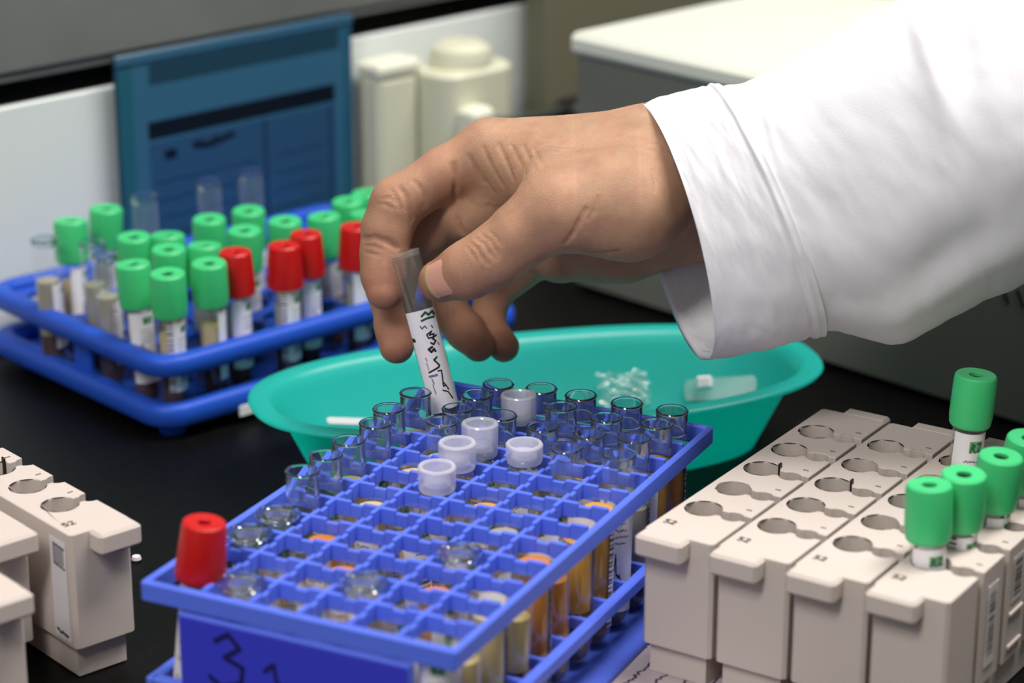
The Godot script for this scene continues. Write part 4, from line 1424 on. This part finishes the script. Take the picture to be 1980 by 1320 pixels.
func build_person() -> void:
	var o := thing("person", "person in a white lab coat, bare right hand gripping a labelled tube", "person", HAND_BASE)
	part("hand", hand_mesh(), "skin", o)
	# thumb nail: a curved shell let into the end of the thumb
	var along := NAIL_ALONG
	var out := (NAIL_OUT - along * NAIL_OUT.dot(along)).normalized()
	var across := along.cross(out)
	var st := start()
	st.set_smooth_group(1)
	var rows := []
	for i in 9:
		var u := float(i) / 8.0
		var row := []
		for k in 11:
			var s := float(k) / 5.0 - 1.0
			var wide := 0.0073 * (1.0 - 0.08 * u * u) * (1.0 if i > 0 else 0.92)
			var y := lerpf(-0.0098, 0.0070, u) + 0.0016 * s * s * (1.0 - 2.0 * u)
			row.append(NAIL_MID + across * (sin(s) / sin(1.0) * wide) + along * y + out * (0.0011 - 0.0026 * s * s - 0.0020 * u * u - 0.0005 * (1.0 - u)))
		rows.append(row)
	for i in 8:
		for k in 10:
			for layer in 2:
				var drop := -out * 0.0007 * layer
				st.set_smooth_group(1 + layer)
				quad(st, rows[i][k] + drop, rows[i][k + 1] + drop, rows[i + 1][k + 1] + drop, rows[i + 1][k] + drop, out if layer == 0 else -out)
	st.set_smooth_group(3)
	for k in 10:
		quad(st, rows[8][k], rows[8][k + 1], rows[8][k + 1] - out * 0.0007, rows[8][k] - out * 0.0007, along)
	part("thumbnail", done(st), "nail", o)
	var tip := start()
	tip.set_smooth_group(1)
	for k in 10:
		for layer in 2:
			var drop := -out * 0.0006 * layer + out * 0.0001
			var grow := along * 0.0022 - out * 0.0007
			quad(tip, rows[8][k] + drop, rows[8][k + 1] + drop, rows[8][k + 1] + drop + grow, rows[8][k] + drop + grow, out if layer == 0 else -out)
		quad(tip, rows[8][k] + along * 0.0022 - out * 0.0006, rows[8][k + 1] + along * 0.0022 - out * 0.0006, rows[8][k + 1] + along * 0.0022 - out * 0.0012, rows[8][k] + along * 0.0022 - out * 0.0012, along)
	part("nail_edge", done(tip), "nail_edge", o)
	var b := HAND_BASE
	var all := [
		[Vector3(0.05054, 0.18246, -0.95329) - b, Vector3(0.07565, 0.09169, -0.91065) - b, Vector3(0.07034, 0.14917, -0.89064) - b, Vector3(0.05689, 0.11991, -0.97363) - b],
		[Vector3(0.06527, 0.18735, -0.95395) - b, Vector3(0.09985, 0.09620, -0.91012) - b, Vector3(0.08686, 0.15521, -0.88747) - b, Vector3(0.07500, 0.12498, -0.97754) - b],
		[Vector3(0.08120, 0.19049, -0.95400) - b, Vector3(0.12232, 0.10184, -0.90999) - b, Vector3(0.10205, 0.16411, -0.88531) - b, Vector3(0.09447, 0.12946, -0.98124) - b],
		[Vector3(0.10006, 0.19474, -0.95550) - b, Vector3(0.15025, 0.09859, -0.90460) - b, Vector3(0.12149, 0.17438, -0.88363) - b, Vector3(0.11832, 0.13194, -0.98424) - b],
		[Vector3(0.13355, 0.21269, -0.96396) - b, Vector3(0.17560, 0.11334, -0.90132) - b, Vector3(0.14792, 0.19141, -0.87903) - b, Vector3(0.15304, 0.14560, -0.99118) - b],
		[Vector3(0.16540, 0.22783, -0.96294) - b, Vector3(0.19832, 0.12602, -0.89731) - b, Vector3(0.17298, 0.20457, -0.87308) - b, Vector3(0.18753, 0.15780, -0.99549) - b],
		[Vector3(0.20679, 0.25368, -0.96464) - b, Vector3(0.23768, 0.14401, -0.89412) - b, Vector3(0.21128, 0.22429, -0.87473) - b, Vector3(0.23063, 0.17914, -1.00302) - b],
		[Vector3(0.26283, 0.28946, -0.96666) - b, Vector3(0.29343, 0.16895, -0.89232) - b, Vector3(0.26654, 0.24146, -0.86488) - b, Vector3(0.29314, 0.21064, -1.01414) - b],
		[Vector3(0.32956, 0.32639, -0.96909) - b, Vector3(0.36212, 0.19416, -0.88743) - b, Vector3(0.32691, 0.27433, -0.85528) - b, Vector3(0.37289, 0.24317, -1.02562) - b],
		[Vector3(0.39482, 0.36443, -0.97191) - b, Vector3(0.43109, 0.21853, -0.88330) - b, Vector3(0.38592, 0.30421, -0.84461) - b, Vector3(0.45265, 0.27569, -1.03709) - b]]
	var wave := FastNoiseLite.new()
	wave.frequency = 1.0
	wave.seed = 12
	var folds := func(t: float, a: float) -> float:
		var h := 0.0013 * wave.get_noise_2d(t * 0.9 + 3.0, a * 1.2)
		# soft folds running along the arm on its near side
		h += 0.0016 * bump(a - 1.15 + (t - 3.0) * 0.30, 0.30) * bump(t - 3.4, 1.1)
		h -= 0.0020 * bump(a - 0.62 + (t - 2.7) * 0.30, 0.22) * bump(t - 2.75, 0.45)
		h -= 0.0016 * bump(a - 1.60 + (t - 3.2) * 0.20, 0.26) * bump(t - 3.3, 1.2)
		h += 0.0018 * bump(a - 2.15 + (t - 3.0) * 0.10, 0.20) * bump(t - 3.6, 1.1)
		h -= 0.0018 * bump(a - 2.45 + (t - 3.0) * 0.08, 0.14) * bump(t - 3.8, 1.1)
		h += 0.0016 * bump(a - 2.70 + (t - 3.0) * 0.06, 0.14) * bump(t - 3.9, 1.2)
		# a crosswise fold near the elbow
		h += 0.0034 * bump(t - 4.62 + (a - 0.9) * 0.22, 0.16) * bump(a - 0.9, 0.55)
		h -= 0.0030 * bump(t - 4.95 + (a - 0.9) * 0.22, 0.20) * bump(a - 0.9, 0.6)
		# stitched edge above the cuff
		h += 0.0009 * bump(t - 3.0 + 0.64 * a, 0.045) * bump(a - 0.75, 0.6)
		return h
	part("sleeve", cloth_mesh(all, 0.25, 8.9, -0.0012, 0.0012, folds, 170, 112, 0.0), "coat_cloth", o)
	var cuff_folds := func(t: float, a: float) -> float:
		return 0.0009 * wave.get_noise_2d(t * 1.5 + 9.0, a * 2.2) + 0.0006 * bump(t - 1.85, 0.05) - 0.0005 * bump(t - 1.75, 0.05)
	part("cuff", cloth_mesh(all, 0.0, 2.0, 0.0008, 0.0030, cuff_folds, 60, 112, 1.0), "coat_cloth", o)
	# the tube in the hand
	var foot := Vector3(-0.02563, 0.05978, -0.92483)
	var top := Vector3(-0.04325, 0.12593, -0.94076)
	var t := thing("held_tube", "glass tube with a handwritten white label, held between thumb and fingers", "sample tube", foot)
	t.basis = lean(foot, top)
	var h := foot.distance_to(top)
	part("glass", glass_mesh(h), "thin_glass", t)
	part("rim", rim_mesh(0.0022), "thin_glass", t, Vector3(0, h - 0.0022, 0))
	part("serum", column_mesh(0.0008, h * 0.645), "serum_smoke", t)
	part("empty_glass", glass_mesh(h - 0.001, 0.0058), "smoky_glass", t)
	part("label", label_mesh(0.0045, h * 0.66, 0.00635, -1.0, 1.12), "held_label", t, Vector3.ZERO, Vector3(0, 0.0, 0))


func laid(at: Vector3, along: Vector3, up: Vector3) -> Transform3D:
	var x := along.normalized()
	var y := up.slide(x).normalized()
	return Transform3D(Basis(x, y, x.cross(y)), at)


# clear offcuts lying in the basin, and a crumb on the bench
func build_small_things() -> void:
	tag(part("paper_sheet", box(Vector3(0.09, 0.0004, 0.07), 0.0), "paper_print", self, Vector3(0.05683, 0.00020, -0.80808), Vector3(0, deg_to_rad(-33.0), 0)), "printed paper sheet lying on the bench under the white racks", "paper")
	var w := FastNoiseLite.new()
	w.frequency = 0.12
	w.seed = 8
	var st := start()
	var n := 22
	for layer in 2:
		st.set_smooth_group(1 + layer)
		for i in n:
			for k in n:
				var p: Array[Vector3] = []
				for e: Array in [[0, 0], [1, 0], [1, 1], [0, 1]]:
					var x := float(i + e[0]) / n - 0.5
					var z := float(k + e[1]) / n - 0.5
					var y := 0.006 + 0.006 * w.get_noise_2d((i + e[0]) * 1.6, (k + e[1]) * 1.6) + 0.010 * (0.25 - x * x - z * z)
					p.append(Vector3(x * (0.024 + 0.006 * w.get_noise_2d(k * 2.0 + e[1] * 2.0, 50.0)), (y - 0.006) * 0.7 + 0.004 - 0.0002 * layer, z * (0.019 + 0.008 * w.get_noise_2d(i * 2.0 + e[0] * 2.0, 90.0))))
				quad(st, p[0], p[1], p[2], p[3], Vector3.UP if layer == 0 else Vector3.DOWN)
	var bowl := Transform3D(Basis(Vector3.UP, deg_to_rad(15.8)), Vector3(0.0127, 0, -1.0265))
	var film := part("plastic_film", done(st), "film", self)
	film.transform = bowl * Transform3D(Basis(Vector3.RIGHT, deg_to_rad(62.0)), Vector3(0.0495, 0.0165, -0.0330))
	tag(film, "crumpled scrap of clear plastic film lying in the turquoise basin", "plastic film")
	var lid := thing("tube_cover", "clear thin plastic strip with a bright end in the basin's right part", "plastic strip")
	lid.transform = bowl * laid(Vector3(0.0930, 0.0190, -0.0195), Vector3(0.0167, 0.003, 0.0093), Vector3(-0.30, 0.45, 0.84))
	part("strip", extrude(round_rect(0.034, 0.010, 0.003), 0.0, 0.0012, 0.0003), "film", lid)
	part("bright_end", box(Vector3(0.0075, 0.0035, 0.006), 0.001), "paper_white", lid, Vector3(-0.007, 0.0030, -0.003))
	var sliver := thing("plastic_sliver", "thin pale sliver catching the light at the left end of the basin", "plastic strip")
	sliver.transform = bowl * laid(Vector3(-0.0820, 0.0195, -0.0235), Vector3(0.0149, -0.0036, -0.0041), Vector3(0.25, 0.45, 0.84))
	part("strip", extrude(round_rect(0.024, 0.0032, 0.0015), 0.0, 0.0014, 0.0003), "paper_white", sliver)
	var bit := thing("plastic_pellet", "tiny white pellet on the black bench left of the red-capped corner", "pellet", Vector3(-0.15369, -0.00000, -0.92032), 0.6)
	part("pellet_body", lathe([Vector2(0, 0), Vector2(0.0014, 0.0), Vector2(0.0021, 0.0009), Vector2(0.0017, 0.0022), Vector2(0, 0.0027)], 18), "paper_white", bit)
